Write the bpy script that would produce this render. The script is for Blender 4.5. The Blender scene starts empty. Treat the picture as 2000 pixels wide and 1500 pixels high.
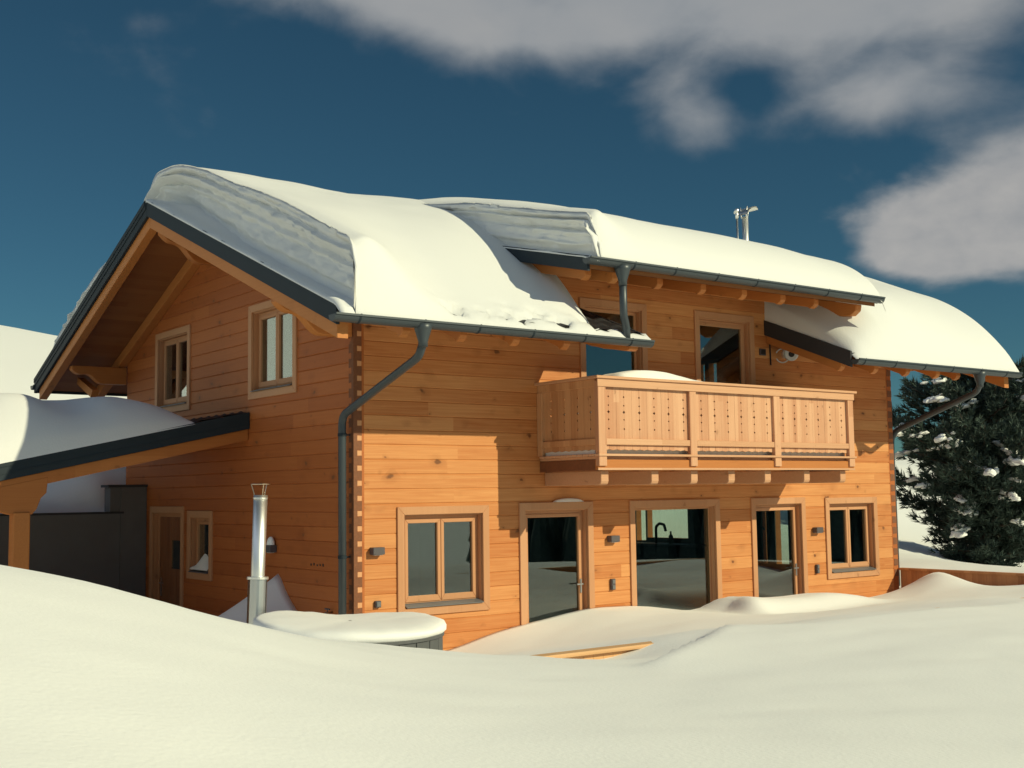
import bpy, bmesh, math, random
import numpy as np
from mathutils import Vector, Matrix, noise as mnoise
random.seed(7)
R = math.radians
scene = bpy.context.scene
COL = scene.collection

# ------------------------------------------------------------------ helpers
class MB:
    """collects shapes; build() links them as ONE mesh object"""
    def __init__(s):
        s.v = []; s.f = []; s.m = []
    def add(s, verts, faces, mi=0):
        o = len(s.v); s.v += [tuple(map(float, p)) for p in verts]
        s.f += [tuple(o + i for i in f) for f in faces]; s.m += [mi] * len(faces)
        return s
    def box(s, x0, x1, y0, y1, z0, z1, mi=0):
        v = [(x, y, z) for z in (z0, z1) for y in (y0, y1) for x in (x0, x1)]
        return s.add(v, [(0, 2, 3, 1), (4, 5, 7, 6), (0, 1, 5, 4), (2, 6, 7, 3), (0, 4, 6, 2), (1, 3, 7, 5)], mi)
    def prism(s, poly, axis, a, b, mi=0):
        """poly in the two other axes (order: axis x -> (y,z), y -> (x,z), z -> (x,y)), extruded from a to b"""
        n = len(poly)
        def P(p, t):
            return (t, p[0], p[1]) if axis == 'x' else (p[0], t, p[1]) if axis == 'y' else (p[0], p[1], t)
        v = [P(p, a) for p in poly] + [P(p, b) for p in poly]
        f = [tuple(range(n))[::-1], tuple(range(n, 2 * n))] + [(i, (i + 1) % n, n + (i + 1) % n, n + i) for i in range(n)]
        return s.add(v, f, mi)
    def tube(s, pts, r, seg=14, caps=True, mi=0):
        pts = [Vector(p) for p in pts]; rs = r if isinstance(r, (list, tuple)) else [r] * len(pts)
        rings = []; up = None
        for i, p in enumerate(pts):
            d = ((pts[min(i + 1, len(pts) - 1)] - p).normalized() + (p - pts[max(i - 1, 0)]).normalized()).normalized()
            if up is None:
                up = Vector((0, 0, 1)) if abs(d.z) < .9 else Vector((1, 0, 0))
            a = d.cross(up).normalized(); b = a.cross(d).normalized(); up = b
            rings.append([p + (a * math.cos(t) + b * math.sin(t)) * rs[i] for t in [2 * math.pi * k / seg for k in range(seg)]])
        v = [q for ring in rings for q in ring]; f = []
        for i in range(len(pts) - 1):
            for k in range(seg):
                k2 = (k + 1) % seg
                f.append((i * seg + k, i * seg + k2, (i + 1) * seg + k2, (i + 1) * seg + k))
        if caps:
            f.append(tuple(range(seg))[::-1]); f.append(tuple((len(pts) - 1) * seg + k for k in range(seg)))
        return s.add(v, f, mi)
    def grid(s, pts, mi=0, flip=False):
        """pts: array (n, m, 3)"""
        n, m = pts.shape[:2]; o = len(s.v)
        s.v += [tuple(p) for p in pts.reshape(-1, 3).tolist()]
        for i in range(n - 1):
            for j in range(m - 1):
                q = (o + i * m + j, o + i * m + j + 1, o + (i + 1) * m + j + 1, o + (i + 1) * m + j)
                s.f.append(q[::-1] if flip else q); s.m.append(mi)
        return s
    def build(s, name, mats, parent=None, bevel=0, smooth=False, fix=True, seg=1):
        me = bpy.data.meshes.new(name); me.from_pydata(s.v, [], s.f)
        mats = mats if isinstance(mats, (list, tuple)) else [mats]
        for m in mats: me.materials.append(m)
        if len(mats) > 1: me.polygons.foreach_set('material_index', s.m)
        if fix:
            bm = bmesh.new(); bm.from_mesh(me); bmesh.ops.recalc_face_normals(bm, faces=bm.faces); bm.to_mesh(me); bm.free()
        if smooth:
            me.polygons.foreach_set('use_smooth', [True] * len(me.polygons))
        o = bpy.data.objects.new(name, me); COL.objects.link(o)
        if parent is not None: adopt(o, parent)
        if bevel:
            b = o.modifiers.new('bevel', 'BEVEL'); b.width = bevel; b.segments = seg; b.limit_method = 'ANGLE'; b.angle_limit = R(40)
        if smooth == 'auto':
            pass
        return o

WORLD = {}
def adopt(o, parent):
    """parent without moving: the meshes are modelled in world coordinates"""
    o.parent = parent
    o.matrix_parent_inverse = WORLD.get(parent.name, Matrix.Identity(4)).inverted()

def empty(name, loc):
    o = bpy.data.objects.new(name, None); o.location = loc; o.empty_display_size = .2
    COL.objects.link(o); WORLD[o.name] = Matrix.Translation(loc); return o

def tag(o, label=None, cat=None, group=None, kind=None):
    if label: o['label'] = label
    if cat: o['category'] = cat
    if group: o['group'] = group
    if kind: o['kind'] = kind
    return o

def sst(a, b, x):
    t = np.clip((np.asarray(x, float) - a) / (b - a), 0, 1); return t * t * (3 - 2 * t)

def fbm(x, y, z=0., oct=4, sc=1.):
    return mnoise.fractal(Vector((x * sc, y * sc, z * sc)), 1.0, 2.0, oct)

# ------------------------------------------------------------------ materials
def newmat(name):
    m = bpy.data.materials.new(name); m.use_nodes = True
    nt = m.node_tree; b = nt.nodes['Principled BSDF']
    return m, nt, b
def N(nt, t, **kw):
    n = nt.nodes.new(t)
    for k, v in kw.items(): setattr(n, k, v)
    return n
def L(nt, a, b): nt.links.new(a, b)
def math_(nt, op, a, b=None, c=None, clamp=False):
    n = N(nt, 'ShaderNodeMath', operation=op); n.use_clamp = clamp
    for i, v in enumerate((a, b, c)):
        if v is None: continue
        if isinstance(v, (int, float)): n.inputs[i].default_value = v
        else: L(nt, v, n.inputs[i])
    return n.outputs[0]
def mixc(nt, fac, a, b, bt='MIX'):
    n = N(nt, 'ShaderNodeMix', data_type='RGBA', blend_type=bt)
    for i, v in ((0, fac), (6, a), (7, b)):
        if isinstance(v, (int, float)): n.inputs[i].default_value = v
        elif isinstance(v, tuple): n.inputs[i].default_value = (*v, 1)
        else: L(nt, v, n.inputs[i])
    return n.outputs[2]
def ramp(nt, fac, stops):
    n = N(nt, 'ShaderNodeValToRGB'); e = n.color_ramp.elements
    while len(e) < len(stops): e.new(.5)
    for el, (p, c) in zip(e, stops): el.position = p; el.color = (*c, 1) if len(c) == 3 else c
    L(nt, fac, n.inputs[0]); return n.outputs[0]

def wood(name, light, dark, along='x', up='z', course=.19, off=0., knots=.6, rough=.55, length=3.1, grain=.35, spread=1.0, knotcol=(.20, .075, .026)):
    """planks or logs: 'course' is the plank width along the axis up, the grain runs along the axis along"""
    m, nt, b = newmat(name)
    tc = N(nt, 'ShaderNodeTexCoord'); sp = N(nt, 'ShaderNodeSeparateXYZ'); L(nt, tc.outputs['Object'], sp.inputs[0])
    ax = {'x': sp.outputs[0], 'y': sp.outputs[1], 'z': sp.outputs[2]}
    third = [k for k in 'xyz' if k not in (along, up)][0]
    u, v, w = ax[along], ax[up], ax[third]
    row = math_(nt, 'FLOOR', math_(nt, 'DIVIDE', math_(nt, 'SUBTRACT', v, off), course))
    wn0 = N(nt, 'ShaderNodeTexWhiteNoise', noise_dimensions='1D'); L(nt, row, wn0.inputs['W'])
    seg = math_(nt, 'FLOOR', math_(nt, 'ADD', math_(nt, 'DIVIDE', u, length), math_(nt, 'MULTIPLY', wn0.outputs[0], 7.3)))
    cmb = N(nt, 'ShaderNodeCombineXYZ'); L(nt, row, cmb.inputs[0]); L(nt, seg, cmb.inputs[1])
    wn = N(nt, 'ShaderNodeTexWhiteNoise', noise_dimensions='2D'); L(nt, cmb.outputs[0], wn.inputs[0])
    # grain
    g = N(nt, 'ShaderNodeCombineXYZ')
    L(nt, math_(nt, 'MULTIPLY', u, 1.3), g.inputs[0]); L(nt, math_(nt, 'MULTIPLY', v, 42.), g.inputs[1])
    L(nt, math_(nt, 'ADD', math_(nt, 'MULTIPLY', w, 42.), math_(nt, 'MULTIPLY', wn.outputs[0], 40.)), g.inputs[2])
    gn = N(nt, 'ShaderNodeTexNoise'); gn.inputs['Scale'].default_value = 1.; gn.inputs['Detail'].default_value = 4; gn.inputs['Distortion'].default_value = .6
    L(nt, g.outputs[0], gn.inputs['Vector'])
    g2 = N(nt, 'ShaderNodeTexNoise'); g2.inputs['Scale'].default_value = 1.1; g2.inputs['Detail'].default_value = 3
    L(nt, tc.outputs['Object'], g2.inputs['Vector'])
    fac = math_(nt, 'ADD', math_(nt, 'MULTIPLY', math_(nt, 'SUBTRACT', wn.outputs[0], .5), .75 * spread), math_(nt, 'MULTIPLY', math_(nt, 'SUBTRACT', gn.outputs[0], .5), grain * 2.2))
    fac = math_(nt, 'ADD', fac, math_(nt, 'MULTIPLY', math_(nt, 'SUBTRACT', g2.outputs[0], .5), .5))
    fac = math_(nt, 'ADD', fac, .5, clamp=True)
    col = mixc(nt, fac, light, dark)
    # knots: small dark ovals, a few per metre
    if knots > 0:
        k = N(nt, 'ShaderNodeCombineXYZ'); L(nt, math_(nt, 'MULTIPLY', u, 3.3), k.inputs[0]); L(nt, math_(nt, 'MULTIPLY', v, 5.26), k.inputs[1])
        L(nt, math_(nt, 'MULTIPLY', w, 2.7), k.inputs[2])
        ds = N(nt, 'ShaderNodeTexNoise'); ds.inputs['Scale'].default_value = 6; L(nt, tc.outputs['Object'], ds.inputs['Vector'])
        add = N(nt, 'ShaderNodeVectorMath', operation='MULTIPLY_ADD'); L(nt, ds.outputs['Color'], add.inputs[0]); add.inputs[1].default_value = (.45, .55, .4); L(nt, k.outputs[0], add.inputs[2])
        vo = N(nt, 'ShaderNodeTexVoronoi'); vo.inputs['Scale'].default_value = 1.; vo.inputs['Randomness'].default_value = 1
        L(nt, add.outputs[0], vo.inputs['Vector'])
        sel = N(nt, 'ShaderNodeSeparateColor'); L(nt, vo.outputs['Color'], sel.inputs[0])
        size = math_(nt, 'ADD', .05, math_(nt, 'MULTIPLY', math_(nt, 'MULTIPLY', sel.outputs[1], sel.outputs[1]), .17))
        kk = math_(nt, 'SUBTRACT', 1., math_(nt, 'DIVIDE', vo.outputs['Distance'], size), clamp=True)
        kk = math_(nt, 'MULTIPLY', math_(nt, 'MULTIPLY', kk, 2.2, clamp=True), math_(nt, 'GREATER_THAN', sel.outputs[0], .30))
        halo = math_(nt, 'SUBTRACT', 1., math_(nt, 'DIVIDE', vo.outputs['Distance'], math_(nt, 'MULTIPLY', size, 3.)), clamp=True)
        halo = math_(nt, 'MULTIPLY', halo, math_(nt, 'GREATER_THAN', sel.outputs[0], .30))
        col = mixc(nt, math_(nt, 'MULTIPLY', halo, .45 * knots), col, tuple(c * .62 for c in dark))
        col = mixc(nt, math_(nt, 'MULTIPLY', kk, knots), col, knotcol)
    L(nt, col, b.inputs['Base Color']); b.inputs['Roughness'].default_value = rough
    b.inputs['Specular IOR Level'].default_value = .3
    bp = N(nt, 'ShaderNodeBump'); bp.inputs['Strength'].default_value = .25; bp.inputs['Distance'].default_value = .004
    L(nt, gn.outputs[0], bp.inputs['Height']); L(nt, bp.outputs[0], b.inputs['Normal'])
    return m

def plain(name, col, rough=.5, metal=0., var=.12, scale=6., bump=.0, spec=.5):
    m, nt, b = newmat(name)
    tc = N(nt, 'ShaderNodeTexCoord'); n = N(nt, 'ShaderNodeTexNoise'); n.inputs['Scale'].default_value = scale; n.inputs['Detail'].default_value = 5
    L(nt, tc.outputs['Object'], n.inputs['Vector'])
    c = mixc(nt, n.outputs[0], tuple(x * (1 - var) for x in col), tuple(min(1, x * (1 + var)) for x in col))
    L(nt, c, b.inputs['Base Color']); b.inputs['Roughness'].default_value = rough; b.inputs['Metallic'].default_value = metal
    b.inputs['Specular IOR Level'].default_value = spec
    if bump:
        bp = N(nt, 'ShaderNodeBump'); bp.inputs['Strength'].default_value = bump; bp.inputs['Distance'].default_value = .01
        L(nt, n.outputs[0], bp.inputs['Height']); L(nt, bp.outputs[0], b.inputs['Normal'])
    return m

def snow(name, col=(.88, .88, .83), fine=.2, wind=.35, strata=False):
    m, nt, b = newmat(name)
    tc = N(nt, 'ShaderNodeTexCoord')
    b.inputs['Base Color'].default_value = (*col, 1); b.inputs['Roughness'].default_value = .85
    b.inputs['Specular IOR Level'].default_value = .15
    b.inputs['Sheen Weight'].default_value = .12; b.inputs['Sheen Roughness'].default_value = .6
    n1 = N(nt, 'ShaderNodeTexNoise'); n1.inputs['Scale'].default_value = 2.2; n1.inputs['Detail'].default_value = 6; n1.inputs['Roughness'].default_value = .45
    mp = N(nt, 'ShaderNodeMapping'); mp.inputs['Scale'].default_value = (.35, 1., 1.) ; mp.inputs['Rotation'].default_value = (0, 0, .5)
    L(nt, tc.outputs['Object'], mp.inputs[0]); L(nt, mp.outputs[0], n1.inputs['Vector'])
    n2 = N(nt, 'ShaderNodeTexNoise'); n2.inputs['Scale'].default_value = 38; n2.inputs['Detail'].default_value = 4
    L(nt, tc.outputs['Object'], n2.inputs['Vector'])
    h = math_(nt, 'ADD', math_(nt, 'MULTIPLY', n1.outputs[0], wind), math_(nt, 'MULTIPLY', n2.outputs[0], fine * .09))
    bp = N(nt, 'ShaderNodeBump'); bp.inputs['Strength'].default_value = .5; bp.inputs['Distance'].default_value = .10
    L(nt, h, bp.inputs['Height']); L(nt, bp.outputs[0], b.inputs['Normal'])
    return m

def glass(name, tint=(.62, .74, .70), gloss=2.5):
    m, nt, b = newmat(name); nt.nodes.remove(b)
    out = nt.nodes['Material Output']
    fr = N(nt, 'ShaderNodeFresnel'); ge = N(nt, 'ShaderNodeNewGeometry')          # the same index on the way in and out of the thin sheet
    L(nt, math_(nt, 'SUBTRACT', 1.5, math_(nt, 'MULTIPLY', ge.outputs['Backfacing'], 1.5 - 1 / 1.5)), fr.inputs['IOR'])
    tr = N(nt, 'ShaderNodeBsdfTransparent'); tr.inputs[0].default_value = (*tint, 1)
    gl = N(nt, 'ShaderNodeBsdfGlossy'); gl.inputs['Roughness'].default_value = .01; gl.inputs[0].default_value = (.9, .95, 1, 1)
    mx = N(nt, 'ShaderNodeMixShader'); L(nt, math_(nt, 'MULTIPLY', fr.outputs[0], gloss, clamp=True), mx.inputs[0]); L(nt, tr.outputs[0], mx.inputs[1]); L(nt, gl.outputs[0], mx.inputs[2])
    L(nt, mx.outputs[0], out.inputs[0]); return m

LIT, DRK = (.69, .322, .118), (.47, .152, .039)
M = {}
M['log_x'] = wood('log_front', LIT, DRK, 'x', 'z', .19, -.038, 1.0, length=6., spread=.75, grain=.5)  # front logs paler, some of the sunlight put into the colour
M['log_y'] = wood('log_gable_shaded', (.50, .155, .038), (.36, .097, .022), 'y', 'z', .19, .057, .9, length=6.5, spread=.8)  # same logs darker and redder, the gable's shade put into the colour
M['endgrain'] = plain('log_end', (.19, .066, .024), .7, var=.3, scale=25, bump=.3)
M['pale'] = plain('pale_log_tip', (.64, .32, .15), .7, var=.15, scale=14)
M['trim_x'] = wood('casing_board', (.60, .315, .165), (.50, .24, .115), 'z', 'x', .7, 0, .35, length=9, grain=.3)
M['beam_x'] = wood('beam_along_house', (.56, .215, .058), (.43, .145, .035), 'x', 'z', .9, 0, .4, length=30)
M['beam_y'] = wood('rafter_timber', (.58, .225, .062), (.44, .15, .037), 'y', 'x', .9, 0, .55, length=30)
M['soffit'] = wood('soffit_boards', (.34, .135, .045), (.25, .09, .03), 'x', 'y', .14, 0, .3)
M['balc'] = wood('larch_board', (.69, .39, .228), (.54, .262, .142), 'z', 'x', .1016, .014, .35, length=8, grain=.5, spread=1.25)
M['balc_side'] = wood('larch_board_end', (.68, .38, .19), (.52, .25, .11), 'z', 'y', .14, 0, .35, length=8, grain=.5, spread=1.2)
M['balc_rail'] = wood('larch_rail', (.69, .40, .235), (.58, .305, .165), 'x', 'z', .5, 0, .3, length=20, grain=.5)
M['fence'] = wood('fence_board', (.62, .31, .14), (.42, .18, .075), 'z', 'y', .12, 0, .5)
M['fence_x'] = wood('fence_rail', (.74, .46, .24), (.60, .34, .16), 'x', 'z', .12, 0, .3)
M['metal'] = plain('anthracite_sheet', (.018, .028, .038), .6, .0, .12, 3., spec=.25)
M['gutter'] = plain('grey_gutter', (.050, .063, .074), .42, .15, .1, 4.)
M['tile'] = plain('black_tile', (.018, .019, .022), .55, 0, .3, 9., .2)
M['steel'] = plain('stainless_steel', (.86, .86, .83), .42, 1., .05, 3.)
M['steel_dull'] = plain('dull_steel', (.55, .57, .58), .34, 1., .1, 6.)
M['dark'] = plain('dark_fitting', (.085, .075, .085), .5)
M['black'] = plain('black_plastic', (.012, .012, .013), .4)
M['white'] = plain('white_plastic', (.72, .74, .74), .35, var=.04)
M['plaster'] = plain('grey_plaster', (.15, .145, .15), .9, 0, .12, 4., .3)
M['coping'] = plain('dark_coping', (.03, .03, .035), .6)
M['sill'] = plain('metal_sill', (.16, .165, .175), .45, .2)
M['lining'] = plain('shade_lining', (.075, .058, .05), .8)  # near-black colour stands in for the shade of the rooms
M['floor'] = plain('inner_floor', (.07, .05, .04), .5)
M['panel'] = plain('tub_panel', (.085, .09, .095), .65, 0, .2, 12., .2)
M['bark'] = plain('pine_bark', (.07, .055, .042), .95, 0, .4, 14., .6)
M['brass'] = plain('tap_brass', (.6, .5, .38), .3, 1.)
M['glass'] = glass('window_glass')
M['snow'] = snow('snow', (.87, .88, .86), fine=.35, wind=.10)
M['snow_roof'] = snow('dimmed_snow', (.73, .74, .735), .5, .11)  # snow colour darkened to offset strong sun on the roof
M['snow_ground'] = snow('ground_snow', (.88, .89, .87), .5, .13)
def needles():
    m, nt, b = newmat('pine_needles')
    tc = N(nt, 'ShaderNodeTexCoord'); n = N(nt, 'ShaderNodeTexNoise'); n.inputs['Scale'].default_value = 3.5; n.inputs['Detail'].default_value = 4
    L(nt, tc.outputs['Object'], n.inputs['Vector'])
    c = ramp(nt, n.outputs[0], [(.3, (.032, .054, .047)), (.55, (.060, .092, .076)), (.75, (.095, .125, .095))])
    L(nt, c, b.inputs['Base Color']); b.inputs['Roughness'].default_value = .6; b.inputs['Specular IOR Level'].default_value = .25
    return m
M['needle'] = needles()

# ------------------------------------------------------------------ camera, fitted to the photograph
cam = bpy.data.cameras.new('camera'); cam.sensor_width = 36; cam.lens = 36 * 2364.25 / 2000; cam.clip_end = 3000; cam.clip_start = .05
co = bpy.data.objects.new('camera', cam); COL.objects.link(co); scene.camera = co
r_ = Vector((0.79640459, -0.60459724, -0.01420936)); u_ = Vector((-0.04304358, -0.08010389, 0.99585673)); f_ = Vector((0.60323045, 0.79249325, 0.08981914))
CAM = Vector((-7.64704, -13.35727, 1.21713))
co.matrix_world = Matrix(((r_.x, u_.x, -f_.x, CAM.x), (r_.y, u_.y, -f_.y, CAM.y), (r_.z, u_.z, -f_.z, CAM.z), (0, 0, 0, 1)))

# ------------------------------------------------------------------ light
SUN_DIR = Vector((-.53, 1, -.61)).normalized()          # the way the light travels
sun = bpy.data.lights.new('sun', 'SUN'); sun.energy = 3.75; sun.angle = R(.53); sun.color = (1., .93, .61)
so = bpy.data.objects.new('sun', sun); COL.objects.link(so); so.rotation_euler = SUN_DIR.to_track_quat('-Z', 'Y').to_euler()
w = bpy.data.worlds.new('World'); scene.world = w; w.use_nodes = True
nt = w.node_tree; bg = nt.nodes['Background']
sky = N(nt, 'ShaderNodeTexSky', sky_type='NISHITA'); sky.sun_disc = False; sky.sun_elevation = math.asin(-SUN_DIR.z)
sky.sun_rotation = math.pi - math.atan2(.53, 1); sky.altitude = 2000; sky.air_density = 1.0; sky.dust_density = .6; sky.ozone_density = 1.6
tint = mixc(nt, 1., sky.outputs[0], (.222, .43, .435), 'MULTIPLY')
# clouds by compass direction and elevation
tc = N(nt, 'ShaderNodeTexCoord'); sp = N(nt, 'ShaderNodeSeparateXYZ'); L(nt, tc.outputs['Generated'], sp.inputs[0])
DEG = 180 / math.pi
az = math_(nt, 'MULTIPLY', math_(nt, 'ARCTAN2', sp.outputs[0], sp.outputs[1]), DEG)
el = math_(nt, 'MULTIPLY', math_(nt, 'ARCSINE', sp.outputs[2]), DEG)
cv = N(nt, 'ShaderNodeCombineXYZ'); L(nt, az, cv.inputs[0]); L(nt, math_(nt, 'MULTIPLY', el, 1.5), cv.inputs[1])
n1 = N(nt, 'ShaderNodeTexNoise'); n1.inputs['Scale'].default_value = .16; n1.inputs['Detail'].default_value = 6; n1.inputs['Roughness'].default_value = .5; n1.inputs['Distortion'].default_value = .3
L(nt, cv.outputs[0], n1.inputs['Vector'])
n2 = N(nt, 'ShaderNodeTexNoise'); n2.inputs['Scale'].default_value = .55; n2.inputs['Detail'].default_value = 5
L(nt, cv.outputs[0], n2.inputs['Vector'])
# (azimuth, elevation, half width, half height, strength) of each cloud bank
BANKS = [(44.5, 22.8, 11.5, 2.5, 1.0), (54.5, 21.4, 9.0, 2.6, 1.0), (38.0, 21.6, 5.5, 1.7, .8), (55.4, 17.6, 4.6, 1.6, .9), (46.6, 17.4, 2.9, 2.2, .7),
         (60.8, 11.9, 4.8, 2.8, 1.35), (56.6, 10.9, 3.4, 1.7, 1.1), (63.5, 13.6, 3.5, 2.2, .8), (31.0, 23.0, 7.5, 1.7, .62), (20.5, 21.2, 2.6, 1.0, .22),
         (120, 20, 24, 6, .9), (-60, 34, 40, 14, 1.2), (-125, 34, 40, 16, 1.3), (175, 50, 40, 12, 1.1), (60, 48, 34, 9, .8)]  # banks out of view, added for fill light
tot = None
for a, e, sa, se, amp in BANKS:
    da = math_(nt, 'DIVIDE', math_(nt, 'SUBTRACT', az, a), sa); de = math_(nt, 'DIVIDE', math_(nt, 'SUBTRACT', el, e), se)
    q = math_(nt, 'ADD', math_(nt, 'MULTIPLY', da, da), math_(nt, 'MULTIPLY', de, de))
    g = math_(nt, 'MULTIPLY', math_(nt, 'POWER', 2.718, math_(nt, 'MULTIPLY', q, -1.1)), amp)
    tot = g if tot is None else math_(nt, 'ADD', tot, g)
# a clear gap in the bank
da = math_(nt, 'DIVIDE', math_(nt, 'SUBTRACT', az, 48.6), 1.7); de = math_(nt, 'DIVIDE', math_(nt, 'SUBTRACT', el, 18.3), 1.1)
gap = math_(nt, 'POWER', 2.718, math_(nt, 'MULTIPLY', math_(nt, 'ADD', math_(nt, 'MULTIPLY', da, da), math_(nt, 'MULTIPLY', de, de)), -1.))
dens = math_(nt, 'SUBTRACT', math_(nt, 'MINIMUM', tot, 1.15), math_(nt, 'MULTIPLY', gap, .5))
dens = math_(nt, 'ADD', dens, math_(nt, 'MULTIPLY', math_(nt, 'SUBTRACT', n1.outputs[0], .5), 1.25))
dens = math_(nt, 'ADD', dens, math_(nt, 'MULTIPLY', math_(nt, 'SUBTRACT', n2.outputs[0], .5), .28))
mr = N(nt, 'ShaderNodeMapRange', interpolation_type='SMOOTHSTEP'); L(nt, dens, mr.inputs[0]); lowc = N(nt, 'ShaderNodeMapRange'); L(nt, el, lowc.inputs[0]); lowc.inputs[1].default_value = 13.5; lowc.inputs[2].default_value = 16.5   # high veil soft, low cumulus crisp
L(nt, math_(nt, 'SUBTRACT', .30, math_(nt, 'MULTIPLY', lowc.outputs[0], .18)), mr.inputs[1]); L(nt, math_(nt, 'ADD', .80, math_(nt, 'MULTIPLY', lowc.outputs[0], .34)), mr.inputs[2]); mr.inputs[3].default_value = 0; mr.inputs[4].default_value = .93
ccol = mixc(nt, n1.outputs[0], (3.1, 3.5, 3.9), (5.0, 4.95, 4.85))
ccol = mixc(nt, lowc.outputs[0], mixc(nt, n2.outputs[0], (3.6, 3.75, 3.95), (6.0, 5.8, 5.5)), ccol)
# clouds on the unseen side of the sky, brightened as added fill light
far_ = N(nt, 'ShaderNodeMapRange', interpolation_type='SMOOTHSTEP'); L(nt, math_(nt, 'ABSOLUTE', math_(nt, 'SUBTRACT', az, 38.)), far_.inputs[0])
far_.inputs[1].default_value = 36; far_.inputs[2].default_value = 75; far_.inputs[3].default_value = 0; far_.inputs[4].default_value = 1
ccol = mixc(nt, far_.outputs[0], ccol, (6.2, 7.2, 8.8))
skyc = mixc(nt, mr.outputs[0], tint, ccol)
L(nt, skyc, bg.inputs[0]); bg.inputs[1].default_value = .075
scene.view_settings.view_transform = 'Standard'; scene.view_settings.look = 'None'; scene.view_settings.exposure = 0.10

# ------------------------------------------------------------------ the house
LEN, WID = 11.22, 8.15                     # along the eaves, across the gable
RY, RZ, SL = 4.05, 5.655, .402             # ridge and slope of the main roof
XL, XR = -1.2, 12.4                        # verges
YE, YB = -1.75, 9.62                       # eaves front and back
def roof(y): return RZ - SL * abs(y - RY)
DX0, DX1, DS = 2.37, 8.40, .243            # dormer roof
def dorm(y): return RZ - DS * (RY - y)
house = empty('timber_house', (LEN / 2, WID / 2, -1.2))
tag(house, 'two-storey orange log house with dark roof edges, dormer and carved wooden balcony', 'house')

def spans(a, b, holes):
    out = []; x = a
    for h0, h1 in sorted(holes):
        if h0 > x: out.append((x, min(h0, b)))
        x = max(x, h1)
    if x < b: out.append((x, b))
    return [(p, q) for p, q in out if q - p > .004]

def log_wall(mb, axis, plane, thick, urange, z0, ztop, openings, off, ch=.0095, course=.19, sign=1):
    """courses of logs with chamfered edges; openings are (u0,u1,z0,z1); urange(z) -> list of (u0,u1)"""
    k = math.floor((z0 - off) / course)
    while off + k * course < ztop - 1e-6:
        a, b = max(z0, off + k * course), min(ztop, off + (k + 1) * course)
        cuts = sorted({a, b} | {z for o in openings for z in o[2:] if a + .004 < z < b - .004})
        for c, d in zip(cuts[:-1], cuts[1:]):
            mid = (c + d) / 2
            holes = [(o[0], o[1]) for o in openings if o[2] < mid < o[3]]
            for (ua, ub) in urange(mid):
                for p, q in spans(ua, ub, holes):
                    ca = ch if abs(c - a) < 1e-6 else 0; cb = ch if abs(d - b) < 1e-6 else 0
                    o0, o1 = plane, plane + sign * thick
                    prof = [(o1, c), (o1, d)] + ([(o0 + sign * cb, d), (o0, d - cb)] if cb else [(o0, d)]) + ([(o0, c + ca), (o0 + sign * ca, c)] if ca else [(o0, c)])
                    if axis == 'x': mb.prism(prof, 'x', p, q)
                    else: mb.prism([(x, z) for x, z in prof], 'y', p, q)
        k += 1

# openings: glazing units (casing outside lines)
GF_T = 1.081
FRONT = {   # name: (x0, x1, z0, z1, style)
    'w1': (.627, 2.082, -.340, 1.061), 'd1': (2.604, 3.950, -1.2, GF_T), 'bw': (4.670, 6.600, -1.2, GF_T), 'd3': (7.337, 8.680, -1.2, GF_T),
    'w4': (9.205, 10.645, -.321, 1.061), 'u1': (3.768, 5.111, 1.85, 4.06), 'u2': (6.151, 7.535, 1.85, 4.06)}
GABLE = {'g2': (1.537, 3.051, 2.632, 4.012), 'g1': (5.245, 6.739, 2.632, 4.012), 'gs': (4.321, 5.283, -.057, 1.013), 'gd': (5.446, 6.910, -1.2, 1.08)}
CW = .105                                   # casing width
def opn(o, c=CW - .01): return (o[0] + c, o[1] - c, o[2] + c if o[2] > -1.1 else -1.25, o[3] - c)
fo = [opn(v) for v in FRONT.values()]; go = [opn(v) for v in GABLE.values()]

def front_range(z):
    if z < roof(0) - .24: return [(0.15, LEN - .15)]
    return [(3.12, 8.13)]
mb = MB(); log_wall(mb, 'x', 0., .15, front_range, -1.3, dorm(0) - .17, fo, -.038)
mb.build('front_wall', M['log_x'], house)
def gable_range(z):
    lim = (RZ - .2 - z) / SL
    return [(max(0., RY - lim), min(WID, RY + lim))]
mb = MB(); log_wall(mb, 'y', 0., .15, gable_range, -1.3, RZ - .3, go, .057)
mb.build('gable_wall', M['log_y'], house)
ro = [(5.083, 6.34, .20, .98), (2.36, 2.69, -.25, .98), (2.91, 3.02, -.25, .98), (4.46, 4.66, 2.9, 3.88), (4.12, 4.36, 2.9, 3.88), (6.38, 6.7, .13, .98)]
mb = MB(); log_wall(mb, 'y', LEN, .15, gable_range, -1.3, RZ - .3, ro, .057, sign=-1)
mb.build('end_wall', M['log_y'], house)
mb = MB(); log_wall(mb, 'x', WID, .15, lambda z: [(.15, LEN - .15)], -1.3, roof(WID) - .2, [], -.038, sign=-1)
mb.build('back_wall', M['log_x'], house)
# cheeks of the dormer
for x in (3.12, 8.13 - .12):
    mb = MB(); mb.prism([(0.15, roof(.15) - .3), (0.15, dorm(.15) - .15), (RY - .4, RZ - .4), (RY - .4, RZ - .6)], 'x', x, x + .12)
    mb.build('dormer_cheek', M['log_y'], house)

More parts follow.
